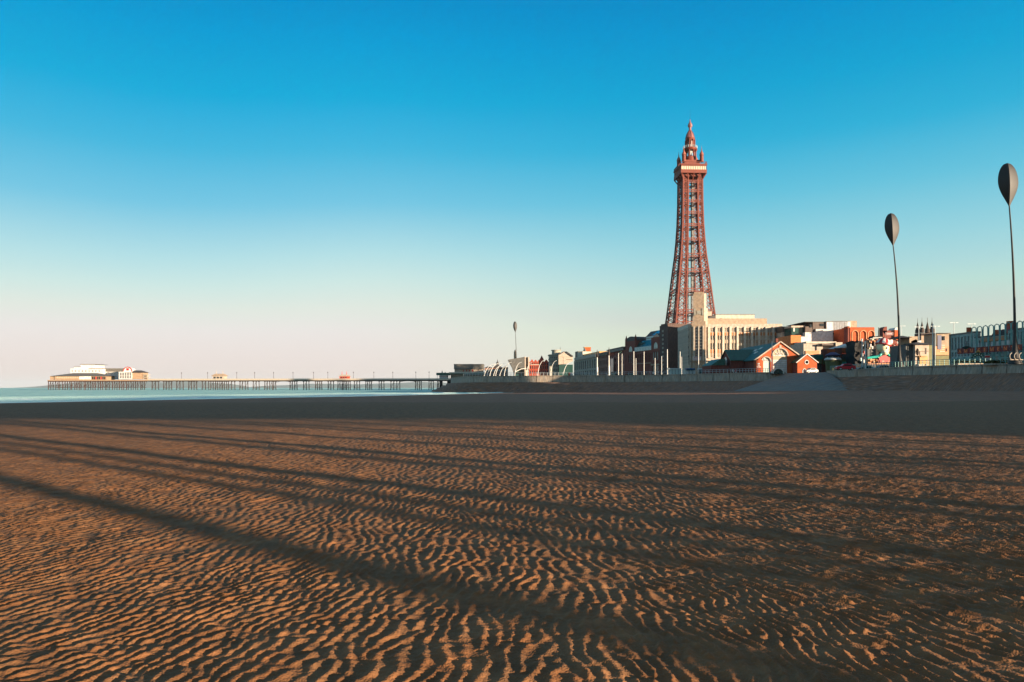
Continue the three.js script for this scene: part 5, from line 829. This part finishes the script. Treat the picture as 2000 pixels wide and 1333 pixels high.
{ const o = thing('glass_fronted_arcade', 'dark teal glass fronted arcade under a cream fascia', 'building'), { L, u, y } = frontage(o, 1121, 640, 1166, 556), T = y(701, 1146);
  part(o, 'core', box(0.6, 14, GROUND, T, 0, L), mBrickBrown);
  face(o, 'w', 0, GROUND, L, T - GROUND, [...grid(2, 1, 10, 1, (L - 3) / 10, 0, 5.6, 4.2), ...grid(2, 7, 10, 1, (L - 3) / 10, 0, 4.6, 3.6), ...grid(2, 12.4, 10, 1, (L - 3) / 10, 0, 4.6, T - GROUND - 14)], mGreyGreen, mGlassTeal, mGreyDark, 0.5, { nx: 3 });
  part(o, 'fascia', box(-1.2, 12, T + 0.02, T + 2.6, u(1124), L + 0.4), mCream); part(o, 'upper_fascia', box(2, 12, T + 2.62, T + 4.6, u(1136), L + 0.2), mGold);
  part(o, 'stair_block', box(1, 9, T + 2.62, y(688, 1131), u(1126), u(1136)), mCreamPale); part(o, 'side_block', box(1.4, 10, T, y(687, 1123), u(1120.5), u(1126)), mGreyDark); part(o, 'roof_fin', box(4, 5, T + 4, y(683, 1133), u(1131), u(1134)), mLead);
  part(o, 'south_wall', box(0.62, 14, GROUND, T, L + 0.02, L + 0.4), mBrick); }
{ const D = 700, o = thing('water_tank_block', 'square orange lit rooftop tower above the glass arcade', 'tower'); part(o, 'wall', bb(1141.5, 1154, 679, 745, D, 7), mBrick); part(o, 'side_shaft', bb(1140.9, 1143.2, 679.6, 700, D - 0.1, 4), mGreyDark); part(o, 'cap', bb(1140.6, 1154.6, 678.2, 679.2, D - 0.4, 8), mGold); }
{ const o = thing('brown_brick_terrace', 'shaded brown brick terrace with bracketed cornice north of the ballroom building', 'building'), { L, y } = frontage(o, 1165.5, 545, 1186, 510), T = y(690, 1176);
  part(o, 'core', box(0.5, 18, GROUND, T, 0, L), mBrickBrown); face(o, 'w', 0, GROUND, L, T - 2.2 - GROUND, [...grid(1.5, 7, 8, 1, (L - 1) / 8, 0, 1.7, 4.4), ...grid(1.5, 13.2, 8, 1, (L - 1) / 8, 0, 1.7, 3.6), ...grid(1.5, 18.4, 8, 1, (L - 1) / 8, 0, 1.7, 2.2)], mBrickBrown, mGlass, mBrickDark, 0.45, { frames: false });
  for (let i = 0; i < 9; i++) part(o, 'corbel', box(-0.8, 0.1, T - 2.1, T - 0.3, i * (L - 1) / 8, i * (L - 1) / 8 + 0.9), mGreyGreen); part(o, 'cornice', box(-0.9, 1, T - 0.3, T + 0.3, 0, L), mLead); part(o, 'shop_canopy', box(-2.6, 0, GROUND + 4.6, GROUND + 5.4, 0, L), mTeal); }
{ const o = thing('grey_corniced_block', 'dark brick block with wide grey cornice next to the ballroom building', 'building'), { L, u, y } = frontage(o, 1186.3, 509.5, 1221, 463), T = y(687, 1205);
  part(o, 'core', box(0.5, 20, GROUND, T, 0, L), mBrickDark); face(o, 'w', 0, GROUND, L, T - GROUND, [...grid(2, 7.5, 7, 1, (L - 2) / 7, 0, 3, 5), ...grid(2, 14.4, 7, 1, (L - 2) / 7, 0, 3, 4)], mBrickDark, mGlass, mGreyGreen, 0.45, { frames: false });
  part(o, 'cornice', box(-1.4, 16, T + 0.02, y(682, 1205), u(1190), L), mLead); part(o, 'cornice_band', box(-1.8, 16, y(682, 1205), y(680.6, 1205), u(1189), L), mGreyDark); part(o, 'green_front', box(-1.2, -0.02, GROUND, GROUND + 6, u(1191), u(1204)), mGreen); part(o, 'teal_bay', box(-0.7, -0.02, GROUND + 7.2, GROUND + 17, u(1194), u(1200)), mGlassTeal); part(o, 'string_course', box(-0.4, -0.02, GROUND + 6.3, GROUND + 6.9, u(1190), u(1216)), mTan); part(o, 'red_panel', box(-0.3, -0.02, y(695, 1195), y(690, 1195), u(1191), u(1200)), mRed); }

// ------------------------------------------------------------------ things on the headland and promenade
function leafSculpture(px, D, topPx, topY, headLen, headW, baseY, label) {     // leaf-headed steel grass blade
  const xb = X(px, D), x1 = X(topPx, D), yt = Y(topY, D), o = thing('leaf_sculpture', label, 'sculpture', [xb, GROUND, -D]);
  const hb = yt - headLen - GROUND, dx = x1 - xb, curve = [];
  for (let i = 0; i <= 14; i++) { const t = i / 14; curve.push(V(dx * Math.pow(t, 2.3), 0.3 + (hb - 0.3) * t, 0)); }
  const cv = new THREE.CatmullRomCurve3(curve), st = new THREE.TubeGeometry(cv, 60, 1, 10), p = st.attributes.position, c = V();
  for (let i = 0; i < p.count; i++) { const t = Math.floor(i / 11) / 60; cv.getPointAt(t, c); const r = mixf(0.26, 0.11, t); p.setXYZ(i, c.x + (p.getX(i) - c.x) * r, c.y + (p.getY(i) - c.y) * r, c.z + (p.getZ(i) - c.z) * r); }
  st.computeVertexNormals(); part(o, 'stem', st, mSteel);
  part(o, 'base', lathe([[1.15, 0], [1.1, 0.3], [0.72, 1.4], [0.45, 2.6], [0.27, 4.6], [0.24, 5]], 20), mSteel);
  const nv = 40, nu = 32, pos = [], idx = [], tilt = Math.atan2(curve[14].x - curve[13].x, curve[14].y - curve[13].y);
  for (let j = 0; j <= nv; j++) for (let i = 0; i < nu; i++) {
    const v = j / nv, a = i / nu * Math.PI * 2, w = headW / 2 * (v > 0.58 ? Math.sqrt(Math.max(0, 1 - ((v - 0.58) / 0.42) ** 2)) : Math.pow(Math.sin(Math.PI / 2 * v / 0.58), 1.15)) + 0.1 * (1 - v), e = 1.12;
    const ca = Math.cos(a), sa = Math.sin(a), rr = Math.pow(Math.pow(Math.abs(ca), e) + Math.pow(Math.abs(sa), e), -1 / e);
    const lx = ca * rr * w, lz = sa * rr * w * 0.62, yl = v * headLen; const rx = lx * 0.97 - lz * 0.42, rz = lx * 0.12 + lz;
    pos.push(dx + rx * 1.0 + yl * Math.sin(tilt) * 0.6, hb - 0.05 + yl, rz);
  }
  for (let j = 0; j < nv; j++) for (let i = 0; i < nu; i++) { const a = j * nu + i, b = j * nu + (i + 1) % nu, c2 = a + nu, d = b + nu; idx.push(a, c2, b, b, c2, d); }
  const g = new THREE.BufferGeometry(); g.setAttribute('position', new THREE.Float32BufferAttribute(pos, 3)); g.setAttribute('uv', new THREE.Float32BufferAttribute(new Float32Array(pos.length / 3 * 2), 2)); g.setIndex(idx);
  part(o, 'leaf_head', toCreasedNormals(g, 0.42), mSteel);
  return o;
}
leafSculpture(1983, 121, 1972, 318, 7.7, 3.35, 703, 'tallest looking steel leaf sculpture standing by the arcade letters');
leafSculpture(1757, 150, 1745, 416, 7.2, 3.05, 722, 'steel leaf sculpture rising beside the skull attraction');
leafSculpture(1009, 372, 1006.5, 628, 6.0, 2.1, 735, 'far steel leaf sculpture above the angular pavilion');
{ // curved white light arches on the headland
  const arr = [[945, 736, 968, 711, 300], [950.5, 736, 972, 711, 296], [956, 736, 978, 709, 292], [963.5, 735.5, 980, 714, 300], [967.5, 735.6, 984, 711, 292], [975.5, 736, 990, 716, 300], [984.5, 735.6, 998, 708, 290], [1005, 735.5, 1018, 708, 286], [1027.5, 734.8, 1038, 709, 290], [1050, 733.6, 1063, 704, 292], [1075, 733, 1086.5, 705, 290], [1100, 736, 1116, 707.5, 272]];
  arr.forEach(([p0, y0, p1, y1, D], i) => {
    const o = thing('light_arch', i < 7 ? 'slender white curved light arch in the close cluster on the headland' : ['slender white light arch curving up before the angular pavilion glazing', 'slender white light arch beside the angular pavilion end wall', 'slender white light arch curving up before the red hotel', 'slender white light arch curving up before the domed hotel', 'slender white light arch curving up before the cream gabled hall'][i - 7], 'light arch', [X(p0, D), GROUND, -D], 'white curved arches on the headland');
    const dx = X(p1, D) - X(p0, D), h = Y(y1, D) - GROUND;
    const cv = new THREE.CatmullRomCurve3([V(0, 0, 0), V(dx * 0.08, h * 0.35, 0), V(dx * 0.36, h * 0.75, 0), V(dx * 0.72, h * 0.95, 0), V(dx, h, 0)]), g = new THREE.TubeGeometry(cv, 20, 0.16, 7), p = g.attributes.position, c = V();
    for (let k = 0; k < p.count; k++) { const t = Math.floor(k / 8) / 20; cv.getPointAt(t, c); const r = mixf(1.15, 0.45, t); p.setXYZ(k, c.x + (p.getX(k) - c.x) * r, c.y + (p.getY(k) - c.y) * r, c.z + (p.getZ(k) - c.z) * r); }
    part(o, 'arch', g, mPole); part(o, 'foot', cyl(0, 0, 0.4, 0, 0.5, 0.4, 10), mConc); part(o, 'lamp_tip', blobby(dx, h, 0, 0.2, 0.14), mGalv);
  });
}
{ // white poles: tram and light masts
  const list = [[1208, 691, 330, 0.3], [1215, 692, 330, 0.24], [1238, 687.5, 320, 0.32], [1242.2, 701, 325, 0.22], [1258, 688, 318, 0.28], [1279.6, 700.5, 310, 0.26], [1292.4, 697, 310, 0.22], [1303.5, 683.5, 300, 0.32], [1328.5, 688, 296, 0.28], [1331.6, 698, 290, 0.2], [1364.6, 683, 270, 0.22], [1378.8, 696, 262, 0.26]];
  const lab = px => px < 1222 ? 'plain white tram pole standing before the grey corniced block' : px < 1306 ? 'plain white tram pole standing before the ballroom building' : px < 1340 ? 'plain white tram pole before the shaded side of the corner store' : 'plain white tram pole before the corner store clock tower';
  for (let [px, t, D, r] of list) { const o = thing('tram_pole', lab(px), 'pole', [X(px, D), GROUND, -D], 'white tram poles on the promenade'); const h = Y(t, D) - GROUND; r *= 0.66; part(o, 'shaft', [cyl(0, 0, h, 0, r, r * 0.8, 10)], mPole); part(o, 'base', cyl(0, 0, 0.9, 0, r * 1.6, r * 1.5, 10), mPole); part(o, 'cap', blobby(0, h, 0, r * 1.05, 0.22), mPole); if (px === 1208) part(o, 'bracket', beam(V(0, h - 0.2, 0), V(1.6, h + 1.1, 0), 0.22), mGreen); }
  for (const [px, t, D, label] of [[1166.5, 682, 340, 'ornate lamp standard with dark green lantern before the brown brick terrace'], [1189.5, 676.5, 335, 'ornate lamp standard with tall spike before the grey corniced block']]) { const o = thing('lamp_standard', label, 'lamp post', [X(px, D), GROUND, -D]); const h = Y(t, D) - GROUND; part(o, 'shaft', [cyl(0, 0, h * 0.72, 0, 0.34, 0.22, 10), cyl(0, 0, h * 0.4, 0, 0.5, 0.42, 10)], mPole); part(o, 'lantern', lathe([[0.2, 0], [0.55, 0.5], [0.5, 1.6], [0.2, 2.2], [0.28, 2.6], [0.05, 4]], 10).translate(0, h * 0.72, 0), mIronDark); }
  for (const [px, t, D, r, label] of [[1508.2, 667.5, 196, 0.16, 'slim white flagpole in front of the lifeboat station'], [1684.5, 668, 176, 0.17, 'white mast left of its twin before the skull attraction'], [1690.6, 667.5, 170, 0.17, 'white mast nearest the skull attraction drapes'], [1822.5, 634, 156, 0.15, 'tall white mast rising past the church pinnacles']]) { const o = thing('white_mast', label, 'mast', [X(px, D), GROUND, -D]); const h = Y(t, D) - GROUND; part(o, 'shaft', cyl(0, 0, h, 0, r, r * 0.75, 10), mPole); part(o, 'base', cyl(0, 0, 0.5, 0, r * 1.7, r * 1.6, 10), mPole); part(o, 'cap', blobby(0, h, 0, r, 0.12), mPole); }
  const hs = [[1795, 639, 190], [1761, 637, 215], [1863.5, 630.5, 200], [1898, 633, 205], [1827, 637.5, 185]];
  for (const [px, t, D] of hs) { const o = thing('street_lamp', 'thin grey double-arm street lamp showing above the arcade roofs', 'street lamp', [X(px, D), GROUND, -D], 'street lamps along the road'); const h = Y(t, D) - GROUND; part(o, 'post', cyl(0, 0, h, 0, 0.12, 0.08, 8), mGalv); part(o, 'arm', [box(-0.9, 0.9, h - 0.05, h + 0.05, -0.04, 0.04)], mGalv); for (const s of [-1, 1]) part(o, 'lantern', box(s * 0.9 - 0.35, s * 0.9 + 0.35, h - 0.1, h + 0.06, -0.12, 0.12), mGalv); }
}
{ // white curved ribs along the headland rim
  const proto = thing('curved_bench_rib', 'short white curved rib in the row along the headland rim', 'bench rib', [0, 0, 0], 'white ribs on the headland rim');
  part(proto, 'rib', tube([V(0, 0, 0), V(0.06, 0.5, 0), V(0.3, 1.0, 0), V(0.66, 1.25, 0)], 0.12, 12, 6), mPole); part(proto, 'foot', box(-0.16, 0.16, 0, 0.06, -0.16, 0.16), mConc);
  let n = 0; for (let px = 1381; px < 1433; px += 3.9) { const D = mixf(228, 214, (px - 1381) / 52); const p = [X(px, D), GROUND, -D]; if (n++) copy(proto, p); else proto.position.set(...p); }
  const post = thing('white_bollard', 'stout white post in the close row on the headland rim', 'bollard', [0, 0, 0], 'white posts on the headland rim');
  part(post, 'shaft', cyl(0, 0, 1.35, 0, 0.17, 0.14, 8), mPole); part(post, 'collar', cyl(0, 1.35, 1.45, 0, 0.2, 0.2, 8), mPole);
  n = 0; for (let px = 1337; px <= 1360; px += 2.9) { const D = 232, p = [X(px, D), GROUND, -D]; if (n++) copy(post, p); else post.position.set(...p); }
  const cr = thing('crescent_ornament', 'pale crescent shaped ornament at the foot of the tall leaf sculpture', 'ornament', [0, 0, 0], 'crescents by the leaf sculpture');
  const pts = []; for (let i = 0; i <= 10; i++) { const a = Math.PI * (0.62 + 0.76 * i / 10); pts.push(V(Math.cos(a) * 0.55 + 0.3, 0.62 + Math.sin(a) * 0.62, 0)); }
  part(cr, 'crescent', tube(pts, 0.08, 20, 6), mConc); part(cr, 'foot', box(-0.25, 0.35, 0, 0.1, -0.15, 0.15), mConc);
  n = 0; for (const px of [1975.5, 1984.5, 1994]) { const D = 112, p = [X(px, D), GROUND + 0.36, -D]; if (n++) copy(cr, p); else cr.position.set(...p); }
}
{ // half-round glass shelter at the slipway head
  const D = 197, o = thing('half_round_shelter', 'half round glass shelter with pale rim at the slipway head', 'shelter', [X(1517.5, D), GROUND - 0.15, -D]), r = 1.5;
  part(o, 'glass', new THREE.CylinderGeometry(r, r, 2.4, 24, 1, false, Math.PI / 2, Math.PI).rotateX(Math.PI / 2), mGlassTeal);
  const pts = []; for (let i = 0; i <= 14; i++) { const a = Math.PI * i / 14; pts.push(V(Math.cos(a) * r, Math.sin(a) * r, 1.25)); } part(o, 'rim', tube(pts, 0.14, 24, 6), mPole); part(o, 'glazing_bar', [-0.6, 0, 0.6].map(x => box(x - 0.05, x + 0.05, 0, Math.sqrt(r * r - x * x), 1.2, 1.28)), mSteel);
}
// railing along the sea wall
{
  const o = thing('promenade_railing', 'pale green promenade railing along the sea wall top', 'railing'), N = 74, post = new THREE.BoxGeometry(0.09, 1.15, 0.09).translate(0, 0.575, 0), y = GROUND + 0.35;
  const pt = t => { const p = spline(wallTop, t); return V(p[0] + 0.3, y, -p[1]); };
  for (let i = 0; i <= N; i++) { const p = pt(0.42 + 0.57 * i / N); const m = new THREE.Mesh(post, mTeal); m.name = 'post'; m.castShadow = true; m.position.copy(p); o.add(m); }
  for (const h of [1.12, 0.75, 0.4]) { const pts = []; for (let i = 0; i <= 60; i++) pts.push(pt(0.42 + 0.57 * i / 60).setY(y + h)); part(o, 'rail', tube(pts, h > 1 ? 0.06 : 0.035, 120, 5), mTeal); }
  const o2 = thing('headland_railing', 'grey railing along the curved headland rim', 'railing');
  const q = t => { const p = spline(headTop, t); return V(p[0] + 0.15, y, -p[1] - 0.3); };
  for (let i = 0; i <= 90; i++) { const m = new THREE.Mesh(post, mGalv); m.name = 'post'; m.castShadow = true; m.position.copy(q(0.02 + 0.68 * i / 90)); o2.add(m); }
  for (const h of [1.12, 0.6]) { const pts = []; for (let i = 0; i <= 80; i++) pts.push(q(0.02 + 0.68 * i / 80).setY(y + h)); part(o2, 'rail', tube(pts, 0.05, 160, 5), mGalv); }
}
// planting behind the railing under the arch sign
{
  const leaf = new THREE.PlaneGeometry(0.16, 0.26), rr = rng(9), mk = (p0, p1, D, label) => {
    const o = thing('flower_bed', label, 'flower bed'); part(o, 'kerb', bb(p0, p1, 713, 716.5, D, 2.4).translate(0, 0.3, 0), mConc);
    const n = 900, im = new THREE.InstancedMesh(leaf, new THREE.MeshStandardMaterial({ color: 0x6a6a34, roughness: 0.9, side: THREE.DoubleSide }), n), d = new THREE.Object3D(), c = new THREE.Color();
    for (let i = 0; i < n; i++) { const u = rr(); d.position.set(mixf(X(p0, D), X(p1, D), u), Y(713, D) + 0.3 + Math.abs(noise(u * 14, 2)) * 0.6 * rr() + 0.3 * rr(), -D - 2.2 * rr()); d.rotation.set(rr() * 6, rr() * 6, rr() * 6); d.updateMatrix(); im.setMatrixAt(i, d.matrix); im.setColorAt(i, rr() < 0.2 ? c.setHex(0x9a4a2e) : c.setHSL(0.16 + 0.08 * rr(), 0.35, 0.22 + 0.14 * rr())); }
    im.name = 'foliage'; im.userData.kind = 'stuff'; o.add(im);
  };
  mk(1872, 1922, 138, 'planted bed with reddish shrubs below the green arched sign'); mk(1938, 1972, 128, 'planted bed of olive shrubs by the information board');
}
// cars
function car(px, py, D, paint, label, turn, len = 4.2) {
  const o = thing('parked_car', label, 'car', [X(px, D), GROUND + 0.005, -D]); o.rotation.y = turn;
  const prof = [[-len / 2, 0.35], [-len / 2, 0.75], [-len * 0.44, 0.86], [-len * 0.22, 0.95], [-len * 0.1, 1.42], [len * 0.24, 1.45], [len * 0.42, 1.0], [len / 2, 0.9], [len / 2, 0.35]];
  const s = new THREE.Shape(prof.map(p => new THREE.Vector2(...p)));
  part(o, 'body', new THREE.ExtrudeGeometry(s, { depth: 1.5, bevelEnabled: true, bevelSize: 0.08, bevelThickness: 0.1, bevelSegments: 2 }).translate(0, 0, -0.75), paint);
  const ws = new THREE.Shape([[-len * 0.18, 0.98], [-len * 0.09, 1.36], [len * 0.22, 1.38], [len * 0.34, 1.02]].map(p => new THREE.Vector2(...p)));
  for (const z of [0.86, -0.89]) part(o, 'window', new THREE.ExtrudeGeometry(ws, { depth: 0.03, bevelEnabled: false }).translate(0, 0, z), mGlass);
  for (const [x, z] of [[-len * 0.31, 0.78], [len * 0.31, 0.78], [-len * 0.31, -0.78], [len * 0.31, -0.78]]) { const w = part(o, 'wheel', new THREE.CylinderGeometry(0.32, 0.32, 0.2, 16).rotateX(Math.PI / 2).translate(x, 0.32, z), mRubber); part(w, 'rim', new THREE.CylinderGeometry(0.18, 0.18, 0.22, 12).rotateX(Math.PI / 2).translate(x, 0.32, z), mGalv); }
  for (const z of [0.5, -0.5]) part(o, 'headlight', box(-len / 2 - 0.1, -len / 2 - 0.02, 0.62, 0.76, z - 0.16, z + 0.16), mWhite);
}
car(1584, 726, 196.5, mat('silver paint', 0x7e8484, 0.35, null), 'silver car parked before the small gabled house', 0.15, 3.6);
car(1651, 720, 163, mat('red car paint', 0xb01c2c, 0.25, null), 'red car parked behind the railing near the stall', -0.1);
car(1690, 717, 176, mat('dark car paint', 0x23312f, 0.25, null), 'dark green car parked under the twin white masts', 0.05);
car(1722, 716, 172, mat('grey car paint', 0x4c5456, 0.25, null), 'grey car parked in front of the skull attraction', 0);
// litter bins and small kiosks
for (const [px, D, m, label] of [[1112, 262, mBrick, 'orange litter bin on the headland'], [1117, 262, mWhite, 'white litter bin beside the orange one'], [1187.5, 300, mWhite, 'white cabinet at the foot of the spiked lamp standard']]) { const o = thing('litter_bin', label, 'bin', [X(px, D), GROUND, -D]); part(o, 'drum', cyl(0, 0, 1.25, 0, 0.42, 0.46, 12), m); part(o, 'lid', lathe([[0.52, 0], [0.48, 0.18], [0.2, 0.34], [0, 0.36]], 12).translate(0, 1.25, 0), m); }
// low glass shelters in front of the corner store
for (const [p0, p1, D, m, label] of [[1341, 1358, 250, mGlassTeal, 'low teal glass shelter with blue roof before the corner store'], [1366, 1394, 248, mGlassTeal, 'long teal glass tram shelter before the corner store'], [1306, 1330, 262, mGlassPale, 'pale canopy shelter before the west front of the corner store']]) { const o = thing('tram_shelter', label, 'shelter'); part(o, 'glass', bb(p0 + 0.5, p1 - 0.5, 722, 736, D, 1.6), m); part(o, 'roof', bb(p0, p1, 719.6, 722, D - 0.5, 2.8), p0 === 1341 ? mat('blue roof', 0x2c5f8c, 0.5) : mGalv); for (let p = p0 + 1; p < p1; p += 6) part(o, 'post', bb(p, p + 0.6, 721.8, 738, D - 0.2, 0.15), mGreyDark); }

// people, tiny on the headland rim
function personGeo() {
  const res = 56, mc = new MarchingCubes(res, new THREE.MeshBasicMaterial(), false, false, 60000); mc.isolation = 0;
  const J = [[0, 1.64, 0, 0.105, 0, 1.7, 0, 0.1], [0, 1.5, 0, 0.06, 0, 1.6, 0.01, 0.055], [0, 1.0, 0, 0.15, 0, 1.38, 0, 0.17], [-0.17, 1.4, 0, 0.075, 0.17, 1.4, 0, 0.075], [-0.2, 1.4, 0, 0.065, -0.25, 1.12, 0.02, 0.052], [-0.25, 1.12, 0.02, 0.05, -0.22, 0.86, 0.1, 0.04], [0.2, 1.4, 0, 0.065, 0.25, 1.12, 0.02, 0.052], [0.25, 1.12, 0.02, 0.05, 0.23, 0.86, 0.08, 0.04], [-0.09, 0.95, 0, 0.1, -0.1, 0.5, 0.05, 0.07], [-0.1, 0.5, 0.05, 0.065, -0.1, 0.1, -0.04, 0.045], [0.09, 0.95, 0, 0.1, 0.1, 0.5, -0.02, 0.07], [0.1, 0.5, -0.02, 0.065, 0.11, 0.1, -0.12, 0.045], [-0.1, 0.06, -0.04, 0.05, -0.1, 0.04, 0.14, 0.04], [0.11, 0.06, -0.12, 0.05, 0.11, 0.04, 0.06, 0.04], [-0.22, 0.84, 0.1, 0.04, -0.22, 0.76, 0.12, 0.03], [0.23, 0.84, 0.08, 0.04, 0.23, 0.76, 0.1, 0.03]];
  const S = 0.98;
  for (let k = 0; k < res; k++) for (let j = 0; j < res; j++) for (let i = 0; i < res; i++) {
    const x = (i / res * 2 - 1) * S, y = (j / res * 2 - 1) * S + 0.91, z = (k / res * 2 - 1) * S; let d = 9;
    for (const [ax, ay, az, ra, bx2, by, bz, rb] of J) { const vx = bx2 - ax, vy = by - ay, vz = bz - az, t = clamp(((x - ax) * vx + (y - ay) * vy + (z - az) * vz) / (vx * vx + vy * vy + vz * vz)), q = Math.hypot(x - ax - vx * t, y - ay - vy * t, z - az - vz * t) - mixf(ra, rb, t); const h = clamp(0.5 + 0.5 * (d - q) / 0.04); d = mixf(d, q, h) - 0.04 * h * (1 - h); }
    mc.field[i + j * res + k * res * res] = -d;
  }
  mc.update(); const n = mc.count, g = new THREE.BufferGeometry(), pos = new Float32Array(mc.positionArray.slice(0, n * 3));
  for (let i = 0; i < n; i++) { pos[i * 3] *= S; pos[i * 3 + 1] = pos[i * 3 + 1] * S + 0.91; pos[i * 3 + 2] *= S; }
  g.setAttribute('position', new THREE.BufferAttribute(pos, 3)); g.computeVertexNormals(); return g;
}
{
  const base = personGeo(), bb0 = (base.computeBoundingBox(), base.boundingBox);
  const mPers = new THREE.MeshStandardMaterial({ name: 'clothing', vertexColors: true, roughness: 0.9 });
  for (const [px, D, coat, trous, label, turn] of [[1269.5, 248, 0xb4543c, 0x6a4a3a, 'person in rust red coat walking on the headland rim', 0.6], [1276, 248, 0xe6ddd2, 0x3a3a44, 'person in pale coat beside the one in rust red', 0.2], [1437, 214, 0xc0302c, 0xd8d2c8, 'person in bright red jacket past the last white rib', -0.5], [1431.5, 214, 0xded8cc, 0x4a4440, 'person in white top just before the red jacket', 0.9]]) {
    const g = base.clone(), p = g.attributes.position, col = new Float32Array(p.count * 3), a = new THREE.Color(coat), b = new THREE.Color(trous), sk = new THREE.Color(0xc49a80), hair = new THREE.Color(0x3a2a20), sh = new THREE.Color(0x1c1a1a);
    for (let i = 0; i < p.count; i++) { const y = p.getY(i), c = y > 1.68 ? hair : y > 1.49 ? sk : y > 0.86 ? a : y > 0.1 ? b : sh; col.set([c.r, c.g, c.b], i * 3); }
    g.setAttribute('color', new THREE.BufferAttribute(col, 3));
    const m = new THREE.Mesh(g, mPers); m.name = numbered('person'); m.castShadow = m.receiveShadow = true; m.position.set(X(px, D), GROUND - bb0.min.y, -D); m.rotation.y = turn; m.userData = { label, category: 'person' }; scene.add(m);
  }
}
scene.fog = new THREE.FogExp2(new THREE.Color().setRGB(0.6, 0.78, 0.92), 0.00002);   // thin morning haze over the bay
renderer.render(scene, camera);
